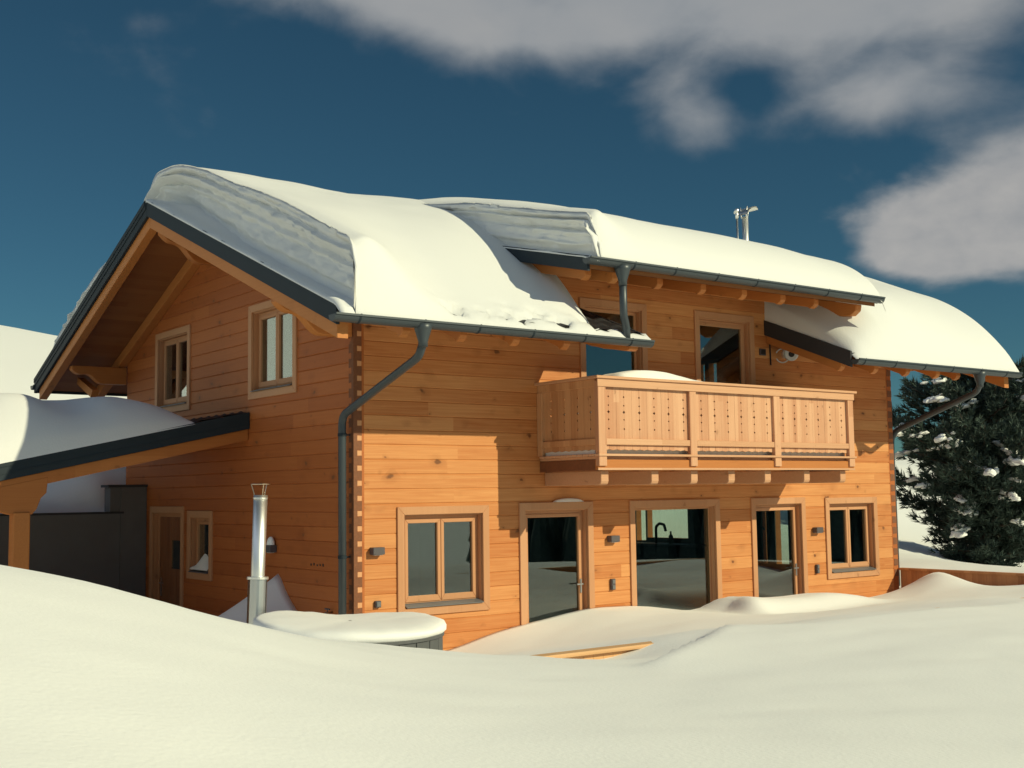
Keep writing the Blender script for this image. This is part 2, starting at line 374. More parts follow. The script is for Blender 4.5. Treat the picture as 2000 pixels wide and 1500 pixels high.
# inside: floors, plus dark lining and partition added so the rooms look unlit
mb = MB()
def lining(axis, plane, urange, z0, z1, ops, s):
    zs = sorted({z0, z1} | {z for o in ops for z in o[2:] if z0 < z < z1})
    for c, d in zip(zs[:-1], zs[1:]):
        mid = (c + d) / 2
        for (ua, ub) in urange(mid):
            for p, q in spans(ua, ub, [(o[0], o[1]) for o in ops if o[2] < mid < o[3]]):
                a, b = sorted((plane, plane + s * .02))
                if axis == 'x': mb.box(p, q, a, b, c, d)
                else: mb.box(a, b, p, q, c, d)
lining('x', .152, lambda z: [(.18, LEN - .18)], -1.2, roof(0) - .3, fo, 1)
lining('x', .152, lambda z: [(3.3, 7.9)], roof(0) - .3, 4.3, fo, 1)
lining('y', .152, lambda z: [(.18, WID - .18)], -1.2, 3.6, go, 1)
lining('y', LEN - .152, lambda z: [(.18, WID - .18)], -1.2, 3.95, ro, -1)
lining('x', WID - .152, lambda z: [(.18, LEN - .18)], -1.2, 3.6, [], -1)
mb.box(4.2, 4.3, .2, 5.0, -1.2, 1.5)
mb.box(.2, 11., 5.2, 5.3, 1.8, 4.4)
mb.build('shade_lining', M['lining'], house)
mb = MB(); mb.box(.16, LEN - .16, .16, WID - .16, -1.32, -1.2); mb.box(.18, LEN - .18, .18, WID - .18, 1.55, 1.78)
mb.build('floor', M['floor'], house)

# dovetailed corners: log ends showing through on each face
def dovetails():
    mb = MB()
    for k in range(-1, 23):
        zt = k * .19
        if zt > roof(0) - .32: break
        # gable logs seen on the front face
        mb.prism([(-.004, zt - .107), (.060, zt - .112), (.116, zt - .118), (.116, zt + .006), (.060, zt), (-.004, zt - .006)], 'y', -.004, .05)
        mb.box(.0, .112, -.0022, .05, zt + .008, zt + .070, 1)
        # front logs seen on the gable face (half a course higher)
        z2 = zt + .095
        if z2 < roof(0) - .3:
            mb.prism([(-.003, z2 - .100), (.116, z2 - .112), (.116, z2 + .008), (-.003, z2 - .002)], 'x', -.0045, .05)
    return mb
o = dovetails().build('corner_joint', [M['endgrain'], M['pale']], house)
mb = MB()
for k in range(-1, 23):
    zt = k * .19 - .172
    if zt > roof(0) - .4: break
    mb.box(LEN - .10, LEN - .02, .03, .06, zt, zt + .20)
    mb.prism([(LEN + .004, zt), (LEN - .12, zt - .008), (LEN - .12, zt + .118), (LEN + .004, zt + .108)], 'y', -.004, .05)
mb.build('corner_joint', M['endgrain'], house)

# ------------------------------------------------------------------ windows and doors
def T(wall, u, d, z):                       # wall coordinates: u along, d inwards
    return (u, d, z) if wall == 'front' else (d, u, z)
def bx(mb, wall, u0, u1, d0, d1, z0, z1):
    if wall == 'front': mb.box(u0, u1, d0, d1, z0, z1)
    else: mb.box(d0, d1, u0, u1, z0, z1)
def ring(mb, wall, o, i, d0, d1, bottom=True):
    """frame between the outer (u0,u1,z0,z1) and inner rectangle, boards mitred"""
    (a, b, c, d), (e, f, g, h) = o, i
    quads = [[(a, d), (b, d), (f, h), (e, h)], [(a, c), (a, d), (e, h), (e, g)], [(b, d), (b, c), (f, g), (f, h)]]
    if bottom: quads.append([(b, c), (a, c), (e, g), (f, g)])
    for q in quads:
        if wall == 'front': mb.prism([(p[0], p[1]) for p in q], 'y', d0, d1)
        else: mb.prism([(p[0], p[1]) for p in q], 'x', d0, d1)
def inset(o, k, kb=None): return (o[0] + k, o[1] - k, o[2] + (k if kb is None else kb), o[3] - k)

def opening(name, wall, o, sashes, kind='window', fr=.055, label=None, depth=.085, sashw=.05, fixed=False, solid=False):
    root = empty(name, T(wall, (o[0] + o[1]) / 2, 0., o[2])); adopt(root, house)
    WORLD[root.name] = Matrix.Translation(T(wall, (o[0] + o[1]) / 2, 0., o[2]))
    root.matrix_parent_inverse = WORLD[house.name].inverted()
    if label: root['label'] = label
    low = kind == 'door'
    mb = MB(); inn = inset(o, CW, 0 if low else CW)
    ring(mb, wall, o, inn, -.026, .012, not low); mb.build('casing', M['trim_x'], root, bevel=.004)
    # reveal boards
    mb = MB(); ring(mb, wall, inset(inn, -.006, 0 if low else None), inset(inn, .016, 0 if low else None), .0135, depth + .06, not low)
    mb.build('reveal', M['trim_x'], root)
    f0 = inset(inn, .016, 0 if low else .016)
    mb = MB(); ring(mb, wall, f0, inset(f0, fr, .02 if low else fr), depth, depth + .07, True); mb.build('frame', M['trim_x'], root, bevel=.004)
    if not low:
        mb = MB()
        prof = [(-.05, o[2] + CW + .002), (-.05, o[2] + CW + .012), (depth - .004, o[2] + CW + .050), (depth - .004, o[2] + CW + .034)]
        # sloping metal sill between the reveals
        if wall == 'front': mb.prism(prof, 'x', f0[0] + .002, f0[1] - .002)
        else: mb.prism(prof, 'y', f0[0] + .002, f0[1] - .002)
        mb.build('sill', M['sill'], root)
    i = inset(f0, fr - .012, .0 if low else fr - .012)
    if solid: return root, i
    n = sashes; wd = (i[1] - i[0]) / n
    for k in range(n):
        s = (i[0] + k * wd + .003, i[0] + (k + 1) * wd - .003, i[2] + .003, i[3] - .003)
        g = inset(s, sashw, sashw * (1.6 if not fixed else .4))
        if not fixed:
            mb = MB(); ring(mb, wall, s, g, depth - .014, depth + .045); mb.build('sash', M['trim_x'], root, bevel=.005)
        else:
            g = inset(s, .012)
        mb = MB(); bx(mb, wall, g[0] - .01, g[1] + .01, depth + .018, depth + .024, g[2] - .01, g[3] + .01); mb.build('pane', M['glass'], root)
        if not fixed and low:
            mb = MB(); bx(mb, wall, g[1] + .012, g[1] + .036, depth - .03, depth - .016, -.22, -.02)
            bx(mb, wall, g[1] + .018, g[1] + .030, depth - .06, depth - .03, -.10, -.085); bx(mb, wall, g[1] - .085, g[1] + .030, depth - .075, depth - .058, -.104, -.082)
            mb.build('handle', M['steel_dull'], root, bevel=.004)
    return root, i
opening('window', 'front', FRONT['w1'], 2)
opening('window', 'front', FRONT['w4'], 2)
opening('balcony_door', 'front', FRONT['u1'], 1, 'door', fixed=True, fr=.05)
opening('balcony_door', 'front', FRONT['u2'], 1, 'door', fr=.05)
opening('glass_door', 'front', FRONT['d1'], 1, 'door', fr=.05)
opening('glass_door', 'front', FRONT['d3'], 1, 'door', fr=.05)
opening('picture_window', 'front', FRONT['bw'], 1, 'door', fixed=True, fr=.028)
opening('window', 'gable', GABLE['g2'], 2)
opening('window', 'gable', GABLE['g1'], 2)
opening('window', 'gable', GABLE['gs'], 1)
dr, di = opening('front_door', 'gable', GABLE['gd'], 1, 'door', solid=True)
mb = MB()
wz = (.05, .52); wu = (di[0] + .28, di[0] + .62)
for k in range(9):                                     # upright boards of the leaf, round the small light
    a = di[0] + k * (di[1] - di[0]) / 9; b = a + (di[1] - di[0]) / 9 - .004
    if b > wu[0] and a < wu[1]:
        mb.box(.10, .145, a, b, -1.18, wz[0]); mb.box(.10, .145, a, b, wz[1], di[3])
    else: mb.box(.10, .145, a, b, -1.18, di[3])
mb.build('leaf', wood('door_board', (.30, .12, .05), (.22, .085, .035), 'z', 'y', .14, 0, .3), dr, bevel=.004)
mb = MB(); mb.box(.118, .124, wu[0] - .01, wu[1] + .01, wz[0] - .01, wz[1] + .01); mb.build('pane', M['glass'], dr)
mb = MB(); mb.box(.085, .099, di[1] - .12, di[1] - .08, -.42, -.12); mb.tube([(.06, di[1] - .10, -.2), (.1, di[1] - .10, -.2)], .009); mb.tube([(.062, di[1] - .10, -.2), (.062, di[1] - .23, -.2)], .009)
mb.build('handle', M['steel_dull'], dr)

# ------------------------------------------------------------------ roof
rf = empty('roof', (LEN / 2, RY, 3.4)); adopt(rf, house); WORLD['roof'] = Matrix.Translation((LEN / 2, RY, 3.4))
TH = .10                                    # deck thickness (vertical)
def slope_slab(mb, x0, x1, ya, yb, fn, t0, t1):
    """slab between fn-t0 (top) and fn-t1 (bottom)"""
    mb.prism([(ya, fn(ya) - t0), (yb, fn(yb) - t0), (yb, fn(yb) - t1), (ya, fn(ya) - t1)], 'x', x0, x1)
LX1, RX0 = 3.46, 7.80                       # verges of the two lower roof fields beside the dormer
mb = MB()
slope_slab(mb, XL + .05, 3.12, YE + .06, RY, roof, .075, .21); slope_slab(mb, 3.12, LX1 - .05, YE + .06, -.002, roof, .075, .21)
slope_slab(mb, 8.13, XR - .05, YE + .06, RY, roof, .075, .21); slope_slab(mb, RX0 + .05, 8.13, YE + .06, -.002, roof, .075, .21)
slope_slab(mb, XL + .05, XR - .05, RY, YB - .05, roof, .075, .21)
slope_slab(mb, DX0 + .05, DX1 - .05, -1.80, RY, dorm, .07, .17)
mb.build('soffit', M['soffit'], rf)
def tiles(mb, x0, x1, ya, yb, fn, lift=0., du=.038, dv=.045, wave=.29, stp=.34):
    xs = np.arange(x0, x1 + 1e-6, du); ys = np.arange(ya, yb + 1e-6, dv)
    X, Y = np.meshgrid(xs, ys); s = ((Y - ya) / .93) / stp
    Z = np.vectorize(fn)(Y) + lift + .017 * np.sin(2 * np.pi * X / wave) + .022 * (1 - (s - np.floor(s))) - .052
    mb.grid(np.stack([X, Y, Z], -1))
mb = MB(); tiles(mb, XL + .03, 3.11, YE, RY, roof); tiles(mb, 3.11, LX1 - .03, YE, -.03, roof); mb.build('tiles', M['tile'], rf, fix=False)
mb = MB(); tiles(mb, 8.14, XR - .03, YE, RY, roof); tiles(mb, RX0 + .03, 8.14, YE, -.03, roof); mb.build('tiles', M['tile'], rf, fix=False)
mb = MB(); tiles(mb, DX0 + .03, DX1 - .03, -1.83, RY, dorm, 0., .08, .09); mb.build('tiles', M['tile'], rf, fix=False)
mb = MB(); tiles(mb, XL + .03, XR - .03, -YB + 2 * RY, RY, roof, 0., .08, .09); mb.v = [(x, 2 * RY - y, z) for x, y, z in mb.v]; mb.build('tiles', M['tile'], rf, fix=False)
# barge boards (sheet metal fascia) and rafters
def rake(mb, x0, x1, ya, yb, fn, t0, t1): mb.prism([(ya, fn(ya) - t0), (yb, fn(yb) - t0), (yb, fn(yb) - t1), (ya, fn(ya) - t1)], 'x', x0, x1)
mb = MB(); rake(mb, XL, XL + .045, YE + .03, RY, roof, .0, .245); rake(mb, XL, XL + .045, RY, YB, roof, .0, .245); mb.build('bargeboard', M['metal'], rf, bevel=.004)
mb = MB(); rake(mb, XL - .012, XL, RY + .03, YB, roof, -.012, .12); rake(mb, XL - .022, XL - .012, RY + .05, YB, roof, -.02, .055); mb.build('bargeboard', M['metal'], rf, bevel=.003)
mb = MB(); rake(mb, XR - .045, XR, YE + .03, RY, roof, 0, .245); rake(mb, XR - .045, XR, RY, YB, roof, 0, .245); mb.build('bargeboard', M['metal'], rf, bevel=.004)
mb = MB(); rake(mb, DX0, DX0 + .045, -1.82, 2.2, dorm, .0, .2); mb.build('bargeboard', M['metal'], rf, bevel=.004)
mb = MB(); rake(mb, DX1 - .045, DX1, -1.82, 2.2, dorm, .0, .12); mb.build('bargeboard', M['metal'], rf, bevel=.004)
mb = MB(); rake(mb, LX1 - .045, LX1, YE + .03, -.003, roof, .04, .20); mb.build('bargeboard', M['coping'], rf, bevel=.004)
mb = MB(); rake(mb, RX0, RX0 + .045, YE + .03, -.003, roof, .0, .25); mb.build('bargeboard', M['coping'], rf, bevel=.004)
mb = MB(); mb.box(XL - .01, XR, YB - .03, YB, roof(YB) - .24, roof(YB) - .02); mb.build('eaves_board', M['metal'], rf)
# flying rafters at the gable
mb = MB(); rake(mb, XL + .05, XL + .19, YE + .10, RY, roof, .212, .415); mb.build('rafter', M['beam_y'], rf, bevel=.006)
mb = MB(); rake(mb, XL + .05, XL + .19, RY, YB - .12, roof, .212, .415); mb.build('rafter', M['beam_y'], rf, bevel=.006)
mb = MB(); rake(mb, -.15, -.002, RY, YB - .12, roof, .212, .40); mb.build('rafter', M['beam_y'], rf, bevel=.006)
mb = MB(); rake(mb, -.15, -.002, .4, RY, roof, .212, .36); mb.build('rafter', M['beam_y'], rf, bevel=.006)
mb = MB(); rake(mb, XR - .19, XR - .05, YE + .10, RY, roof, .212, .415); mb.build('rafter', M['beam_y'], rf, bevel=.006)
def tail(x, y0, y1, fn, t, h, wdt=.11, rnd=True):
    mb = MB(); zt = lambda y: fn(y) - t
    pts = [(y1, zt(y1)), (y0, zt(y0)), (y0, zt(y0) - h * .55)]
    if rnd: pts += [(y0 + .03, zt(y0) - h * .8), (y0 + .09, zt(y0) - h * .97)]
    pts += [(y0 + .14, zt(y0 + .14) - h), (y1, zt(y1) - h)]
    mb.prism(pts, 'x', x - wdt / 2, x + wdt / 2); return mb
for x in (-.15, .66, 1.47, 2.28): tail(x, -1.5, -.002, roof, .212, .17).build('rafter', M['beam_y'], rf, bevel=.006)
for x in (8.75, 9.6, 10.45, 11.05): tail(x, -1.5, -.002, roof, .212, .17).build('rafter', M['beam_y'], rf, bevel=.006)
for x in (2.62, 3.10, 3.92, 4.77, 5.62, 6.47, 7.24): tail(x, -1.55, -.002, dorm, .172, .145).build('rafter', M['beam_y'], rf, bevel=.006)
# the scalloped verge rafters at the lower fields and the dormer end
def scallop(x0, x1, y0, y1, fn, t, h, n=2, amp=.05):
    mb = MB(); ys = np.linspace(y0, y1, 26)
    top = [(y, fn(y) - t) for y in ys]
    bot = []
    for i, y in enumerate(ys):
        s = i / 25; hh = h * min(1, .25 + (s * 3.2) ** .6 * .75) - amp * max(0, math.sin(s * math.pi * n)) * (1 if s < .62 else 0)
        bot.append((y, fn(y) - t - hh))
    mb.prism(top + bot[::-1], 'x', x0, x1); return mb
scallop(LX1 - .20, LX1 - .05, -1.62, -.002, roof, .212, .26).build('rafter', M['beam_y'], rf, bevel=.006)
tail(RX0 + .10, -1.5, -.002, roof, .212, .17).build('rafter', M['beam_y'], rf, bevel=.006)
mb = MB(); ys = np.linspace(-1.60, -.002, 12); top = [(y, dorm(y) - .172) for y in ys]
mb.prism(top + [(-.002, dorm(0) - .44), (-1.32, dorm(-1.32) - .40), (-1.48, dorm(-1.5) - .36), (-1.58, dorm(-1.6) - .27)], 'x', DX1 - .24, DX1 - .10); mb.build('rafter', M['beam_y'], rf, bevel=.01)
# carved purlin ends under the gable overhang
def purlin(yc, ztop, x0, h=.30, wdt=.16, x1=-.002):
    mb = MB(); n = 30; pts = [(x1, ztop), (x0, ztop)]
    for i in range(n + 1):
        s = i / n; x = x0 + (x1 - x0) * s
        if s < .62:
            q = s / .62; z = ztop - .07 - (h - .07) * (q ** 1.05) - .035 * math.sin(q * 3 * math.pi)
        else: z = ztop - h
        pts.append((x, z))
    mb.prism(pts, 'y', yc - wdt / 2, yc + wdt / 2); return mb
purlin(RY, RZ - .42, -1.0, .46).build('purlin', M['beam_x'], rf, bevel=.008)
purlin(.10, roof(.10) - .40, -1.06, .44).build('purlin', M['beam_x'], rf, bevel=.008)
purlin(8.25, roof(8.25) - .40, -.98, .30).build('purlin', M['beam_x'], rf, bevel=.008)
# right-hand end: eaves purlin running out under the overhang with a wavy underside
mb = MB(); pts = [(LEN + 1.12, roof(-.1) - .42), (LEN - .02, roof(-.1) - .42)]; n = 40
for i in range(n + 1):
    s = i / n; pts.append((LEN - .02 + s * 1.12, roof(-.1) - .62 + .035 * math.sin(s * 11) + .12 * s ** 2))
mb.prism(pts, 'y', -.17, .0); mb.build('purlin', M['beam_x'], rf, bevel=.006)
# strut under the back eaves at the gable
mb = MB(); mb.prism([(8.25, 3.02), (9.05, 3.33), (9.0, 3.44), (8.16, 3.14)], 'x', -.62, -.5); mb.build('strut', M['beam_y'], rf)

# ------------------------------------------------------------------ gutters and downpipes
def gutter(x0, x1, yc, z, hangers, tag_end=True, r=.078):
    n = 10; prof = [(yc - r * math.cos(math.pi * k / n), z - r * math.sin(math.pi * k / n)) for k in range(n + 1)]
    inner = [(yc - (r - .008) * math.cos(math.pi * k / n), z - (r - .008) * math.sin(math.pi * k / n)) for k in range(n + 1)][::-1]
    lip = [(yc - r - .012, z + .012), (yc - r - .012, z - .006)]
    mb = MB()
    outer = [(yc + r, z + .03)] + prof[::-1]
    mb.prism([(yc - r - .014, z + .014), (yc - r - .014, z - .008)] + prof + inner + [(yc - r + .006, z + .014)], 'x', x0, x1)
    mb.prism(prof, 'x', x0 - .006, x0); mb.prism(prof, 'x', x1, x1 + .006)
    g = mb.build('gutter', M['gutter'], house, bevel=0); WORLD[g.name] = Matrix.Identity(4)
    for h in hangers:
        b = MB(); q = [(yc - (r + .005) * math.cos(math.pi * k / n), z - (r + .005) * math.sin(math.pi * k / n)) for k in range(n + 1)]
        q2 = [(yc - (r + .0005) * math.cos(math.pi * k / n), z - (r + .0005) * math.sin(math.pi * k / n)) for k in range(n + 1)][::-1]
        b.prism([(yc - r - .018, z + .018)] + q + q2 + [(yc - r - .014, z + .018)], 'x', h - .011, h + .011)
        b.build('hanger', M['metal'], g)
    return g
GZ = 3.185
gutter(-1.29, LX1 + .0, -1.80, GZ, (-.98, -.14, .64, 1.45, 2.28, 3.07))
gutter(7.80, 12.42, -1.80, GZ + .012, (7.96, 8.75, 9.54, 10.32, 11.15, 11.94))
gutter(DX0 - .06, DX1 + .0, -1.88, dorm(-1.85) - .04, (3.08, 3.83, 4.64, 5.45, 6.25, 7.03, 7.82))
gutter(XL - .03, XR, YB + .07, roof(YB) - .10, ())
def smooth_path(pts, n=5, k=.22):
    """rounds the elbows of a polyline"""
    P = [Vector(p) for p in pts]; out = [P[0]]
    for a, b, c in zip(P[:-2], P[1:-1], P[2:]):
        d1 = min(k * (b - a).length, .12); d2 = min(k * (c - b).length, .12)
        s = b + (a - b).normalized() * d1; e = b + (c - b).normalized() * d2
        for i in range(n + 1):
            t = i / n; out.append(s.lerp(b, t).lerp(b.lerp(e, t), t))
    return out + [P[-1]]
def downpipe(pts, hopper, r=.05):
    mb = MB(); mb.tube(smooth_path(pts), r, 16)
    if hopper:
        x, y, z = hopper; mb.tube([(x, y, z), (x, y, z - .06), (x, y, z - .2), (x, y, z - .26)], [.115, .10, .056, .055], 16)
    d = mb.build('downpipe', M['gutter'], house, smooth=True); WORLD[d.name] = Matrix.Identity(4); return d
d = downpipe([(-.10, -1.80, 3.0), (-.09, -1.66, 2.80), (-.115, .09, 2.22), (-.115, .09, -.9)], (-.12, -1.80, 3.16))
for z in (1.98, .45):
    b = MB(); b.tube([(-.115, .09, z - .02), (-.115, .09, z + .02)], .057, 16); b.box(-.115, .0, .08, .10, z - .008, z + .008); b.build('clip', M['metal'], d)
downpipe([(2.93, -1.87, 4.05), (2.93, -1.87, 3.50), (3.04, -1.80, 3.34), (3.06, -1.78, 3.16)], (2.92, -1.88, 4.14))
downpipe([(11.28, -1.80, 3.05), (11.40, -1.60, 2.84), (11.36, .02, 2.26), (11.34, .12, 2.1), (11.34, .12, -.8)], (11.2, -1.80, 3.17))

# flue of the house on the back of the roof
ch = empty('chimney', (10.3, 2.6, 5.0)); adopt(ch, house); WORLD['chimney'] = Matrix.Translation((10.3, 2.6, 5.0))
mb = MB(); mb.tube([(10.36, 2.6, 5.0), (10.36, 2.6, 6.60)], .062, 20); mb.build('pipe', M['steel'], ch, smooth=True)
mb = MB(); mb.tube([(10.15, 2.62, 5.0), (10.15, 2.62, 6.58)], .02, 10); mb.build('pipe', M['steel_dull'], ch, smooth=True)
mb = MB()
for a in (0, 2.1, 4.2): mb.tube([(10.36 + .07 * math.cos(a), 2.6 + .07 * math.sin(a), 6.58), (10.38 + .10 * math.cos(a), 2.6 + .10 * math.sin(a), 6.80)], .011, 6)
n = 20
for k in range(n):                          # a tilted, curved hood
    pass
H = np.zeros((7, 13, 3))
for i in range(7):
    for j in range(13):
        a = -1.35 + 2.7 * j / 12; q = -.20 + .4 * i / 6
        H[i, j] = (10.42 + .17 * math.sin(a), 2.6 + q * .75, 6.68 + .11 * math.cos(a) + .28 * (.24 * math.sin(a)))
mb.grid(H); H2 = H.copy(); H2[..., 2] -= .02; mb.grid(H2)
mb.tube([(10.15, 2.62, 6.55), (10.12, 2.6, 6.66)], .032, 10); mb.tube([(10.06, 2.54, 6.68), (10.18, 2.68, 6.69)], .042, 10)
mb.build('cowl', M['steel'], ch, smooth=True, fix=False)

# ------------------------------------------------------------------ balcony
bal = empty('balcony', (5.65, -.65, 1.5)); adopt(bal, house); WORLD['balcony'] = Matrix.Translation((5.65, -.65, 1.5))
BX0, BX1, BY = 2.957, 8.36, -1.285
mb = MB(); mb.box(BX0 + .04, BX1 - .03, BY + .075, -.005, 1.655, 1.69)
for k in range(11): mb.box(BX0 - .02, BX1 + .02, BY - .045 + .1165 * k, BY - .045 + .1165 * k + .108, 1.691, 1.722)
mb.build('deck', M['balc_rail'], bal, bevel=.004)
mb = MB(); mb.box(BX0 - .005, BX1 + .0, BY + .0, BY + .06, 1.512, 1.645); mb.build('front_beam', M['beam_x'], bal, bevel=.006)
mb = MB(); mb.box(BX0 - .012, BX1 + .004, BY - .012, BY + .0, 1.505, 1.535); mb.build('drip_rail', M['balc_rail'], bal, bevel=.003)
mb = MB(); mb.box(BX0 + .03, BX0 + .09, BY + .07, -.005, 1.50, 1.65); mb.build('side_beam', M['endgrain'], bal, bevel=.006)
mb = MB(); mb.box(BX1 - .09, BX1 - .03, BY + .07, -.005, 1.50, 1.65); mb.build('side_beam', M['endgrain'], bal, bevel=.006)
for x in (3.144, 4.07, 4.84, 5.61, 6.40, 7.30, 8.18):
    mb = MB(); mb.prism([(-.002, 1.498), (-1.20, 1.498), (-1.20, 1.36), (-1.185, 1.325), (-1.15, 1.31), (-.002, 1.31)], 'x', x - .068, x + .068); mb.build('joist', M['balc_rail'], bal, bevel=.006)
posts = [(2.95, 3.09), (4.665, 4.80), (6.45, 6.59), (8.22, 8.352)]
for a, b in posts:
    mb = MB(); mb.box(a, b, BY - .028, BY + .045, 1.56, 2.695); mb.build('post', M['balc'], bal, bevel=.004)
mb = MB(); mb.box(BX0 - .05, BX1 + .06, BY - .065, BY + .10, 2.722, 2.760); mb.build('handrail', M['balc_rail'], bal, bevel=.006)
mb = MB(); mb.box(BX0 - .05, BX0 + .11, BY + .102, -.005, 2.722, 2.759); mb.build('handrail', M['balc_rail'], bal, bevel=.006)
mb = MB(); mb.box(BX1 - .10, BX1 + .06, BY + .102, -.005, 2.722, 2.759); mb.build('handrail', M['balc_rail'], bal, bevel=.006)
mb = MB(); mb.box(BX0 - .02, BX1 + .01, BY - .040, BY - .0285, 2.615, 2.7205); mb.build('rail', M['balc_rail'], bal, bevel=.003)
for (a0, a1), (b0, b1) in zip(posts[:-1], posts[1:]):
    mb = MB(); mb.box(a1 + .002, b0 - .002, BY - .022, BY + .012, 1.842, 1.925); mb.build('rail', M['balc_rail'], bal, bevel=.004)
HZ = (2.491, 2.374, 2.285, 2.182, 2.058); HS = (.017, .015, .024, .015, .017)
def board(u0, u1, z0, z1, left, right, point):
    """outline of one board with carved notches on one edge or both"""
    pts = [(u0, z0 + point), ((u0 + u1) / 2, z0), (u1, z0 + point)] if point else [(u0, z0), (u1, z0)]
    if right:
        for z, s in sorted(zip(HZ, HS)): pts += [(u1, z - s), (u1 - s * .45, z - s * .42), (u1 - s, z), (u1 - s * .45, z + s * .42), (u1, z + s)]
    pts += [(u1, z1), (u0, z1)]
    if left:
        for z, s in sorted(zip(HZ, HS), reverse=True): pts += [(u0, z + s), (u0 + s * .45, z + s * .42), (u0 + s, z), (u0 + s * .45, z - s * .42), (u0, z - s)]
    return pts
hx = [[3.171, 3.449, 3.733, 4.012, 4.288, 4.58], [4.94, 5.213, 5.492, 5.776, 6.055, 6.339], [6.698, 6.971, 7.248, 7.531, 7.819, 8.099]]
rb = random.Random(3)
for p, hs in enumerate(hx):
    edges = [posts[p][1] - .03]
    for i, h in enumerate(hs):
        edges.append(h)
        nx = hs[i + 1] if i < 5 else posts[p + 1][0] + .03
        edges.append((h + nx) / 2 if i < 5 else nx)
    mb = MB()
    for i, (a, b) in enumerate(zip(edges[:-1], edges[1:])):
        g = .0016
        mb.prism(board(a + g, b - g, 1.772, 2.66, i >= 1 and (i % 2 == 1), i % 2 == 0 and i < 12, .012), 'y', BY + .014 + rb.random() * .003, BY + .036)
    o = mb.build('board_panel', M['balc'], bal)
# side panels
for sx, xx in ((1, BX0), (-1, BX1)):
    hy = [-.266, -.557, -.84, -1.104]; edges = [-.02]
    for i, h in enumerate(hy): edges += [h, (h + hy[i + 1]) / 2 if i < 3 else -1.25]
    mb = MB(); edges = sorted(edges)
    for i, (a, b) in enumerate(zip(edges[:-1], edges[1:])):
        mb.prism(board(a + .0016, b - .0016, 1.772, 2.66, i % 2 == 1, i % 2 == 0 and i < 8, .012), 'x', xx + sx * .036, xx + sx * .058)
    mb.build('board_panel', M['balc_side'], bal)
    a, b = sorted((xx + sx * .004, xx + sx * .034))
    mb = MB(); mb.box(a, b, BY + .05, -.005, 1.842, 1.925); mb.build('rail', M['balc_side'], bal, bevel=.004)
    mb = MB(); mb.box(a, b, BY + .05, -.005, 2.615, 2.7205); mb.build('rail', M['balc_side'], bal, bevel=.004)
    mb = MB(); mb.box(a - .012, b + .02, -.11, -.005, 1.724, 2.614); mb.build('post', M['balc_side'], bal, bevel=.004)

# ------------------------------------------------------------------ roof snow
def hsh(i, seed):
    v = math.sin(i * 127.1 + seed * 311.7) * 43758.5453; return v - math.floor(v)
def layer_noise(z, y, seed):
    """ragged strata of a cut snow face: thin beds that stand out or recede, broken along their length"""
    out = 0.
    for th, am in ((.105, .55), (.047, .40)):
        q = (z + .030 * mnoise.noise(Vector((y * .45, seed, th * 90))) + .02 * mnoise.noise(Vector((y * 2.1, seed + 5, th * 40)))) / th
        k = math.floor(q); f = q - k
        a0, a1 = hsh(k, seed + th), hsh(k + 1, seed + th)
        e = min(1., max(0., (f - .72) / .28)); lvl = a0 + (a1 - a0) * e * e * (3 - 2 * e)
        out += am * (lvl - .5) * (1 + .9 * mnoise.noise(Vector((y * 1.1, k * 3.7, seed))))
    return out + fbm(y * 1.6, z * 3.5, seed + 3., 5) * .42
def rows_mesh(name, mat, rows):
    mb = MB(); mb.grid(np.array(rows)); return mb.build(name, mat, smooth=True, fix=False)
BAND_S = (0, .06, .22, .40, .50, .56, .68, .76, .80, .88, .93, 1.0)
BAND_D = (0, .03, .07, .02, .05, -.03, .06, .10, -.02, .02, -.03, -.05)
def face_slab(name, mat, fn, X0, XF, Y0, Y1, ny, tfun, xright, nx=60, ns=46, lip=.16, ledge=.05, seed=1.0, rec=.16, wide=None, facefn=None, drop=None):
    ys = np.concatenate([Y0 + (Y1 - Y0) * (np.linspace(0, 1, ny) ** 1.0)])
    rows = []
    for y in ys:
        zr = fn(y) - .03; row = []
        on = 1. if facefn is None else facefn(y)
        tL = tfun(XF, y)
        led = min(ledge * (1 + .5 * fbm(y * 2.2, 3.1, seed)), tL * .9)
        wd = wide(y) if wide else 0.
        xb = XF + wd; led2 = max(.012, min(led + wd * .28, tL * .8))
        row += [(X0, y, zr + .0), (X0 - .004, y, zr + led * .6), (X0 + .05, y, zr + led), (X0 + .06 + wd * .5, y, zr + led + (led2 - led) * .42)]
        led = led2
        for i in range(ns):
            s = i / (ns - 1); z = zr + led + (tL - led) * s
            lean = rec * (.45 - math.sin(s * math.pi * .92) * .75) * on + (1 - on) * (1 - s) * -.35
            ss = s + .05 * mnoise.noise(Vector((y * .7, seed, 2.)))
            band = float(np.interp(ss, BAND_S, BAND_D)) * (1 + .5 * mnoise.noise(Vector((y * .5, seed + 4, s * 2))))
            bump = (layer_noise((z - zr), y, seed) * .10 + .05 * fbm(y * 5., z * 7., seed + 8, 4) - band)  * min(1, 5 * s * (1 - s) + .1) * min(1, tL / .4)
            yj = y + .16 * fbm(z * 4., 1.7, seed, 4) * (1 - float(sst(Y0, Y0 + .7, y))) * min(1, 6 * s)
            row.append((xb + .10 - lean * .5 + bump - (.10 + wd * .9) * s, yj, z))
        xa, za = row[-1][0], row[-1][2]
        xr = xright(y)
        for i in range(1, nx + 1):
            q = i / nx; x = xa + (xr - xa) * q ** 1.25
            z = zr + tfun(x, y)
            d = x - xa
            z -= max(0., (lip - d) / lip) ** 2 * .11 * min(1, tL / .4)      # rounded lip
            row.append((x, y, z))
        if drop: row += [(x + .004, y, z - .02), (x + .006, y, min(z - .03, drop(y)))]
        rows.append(row)
    return rows_mesh(name, mat, rows)

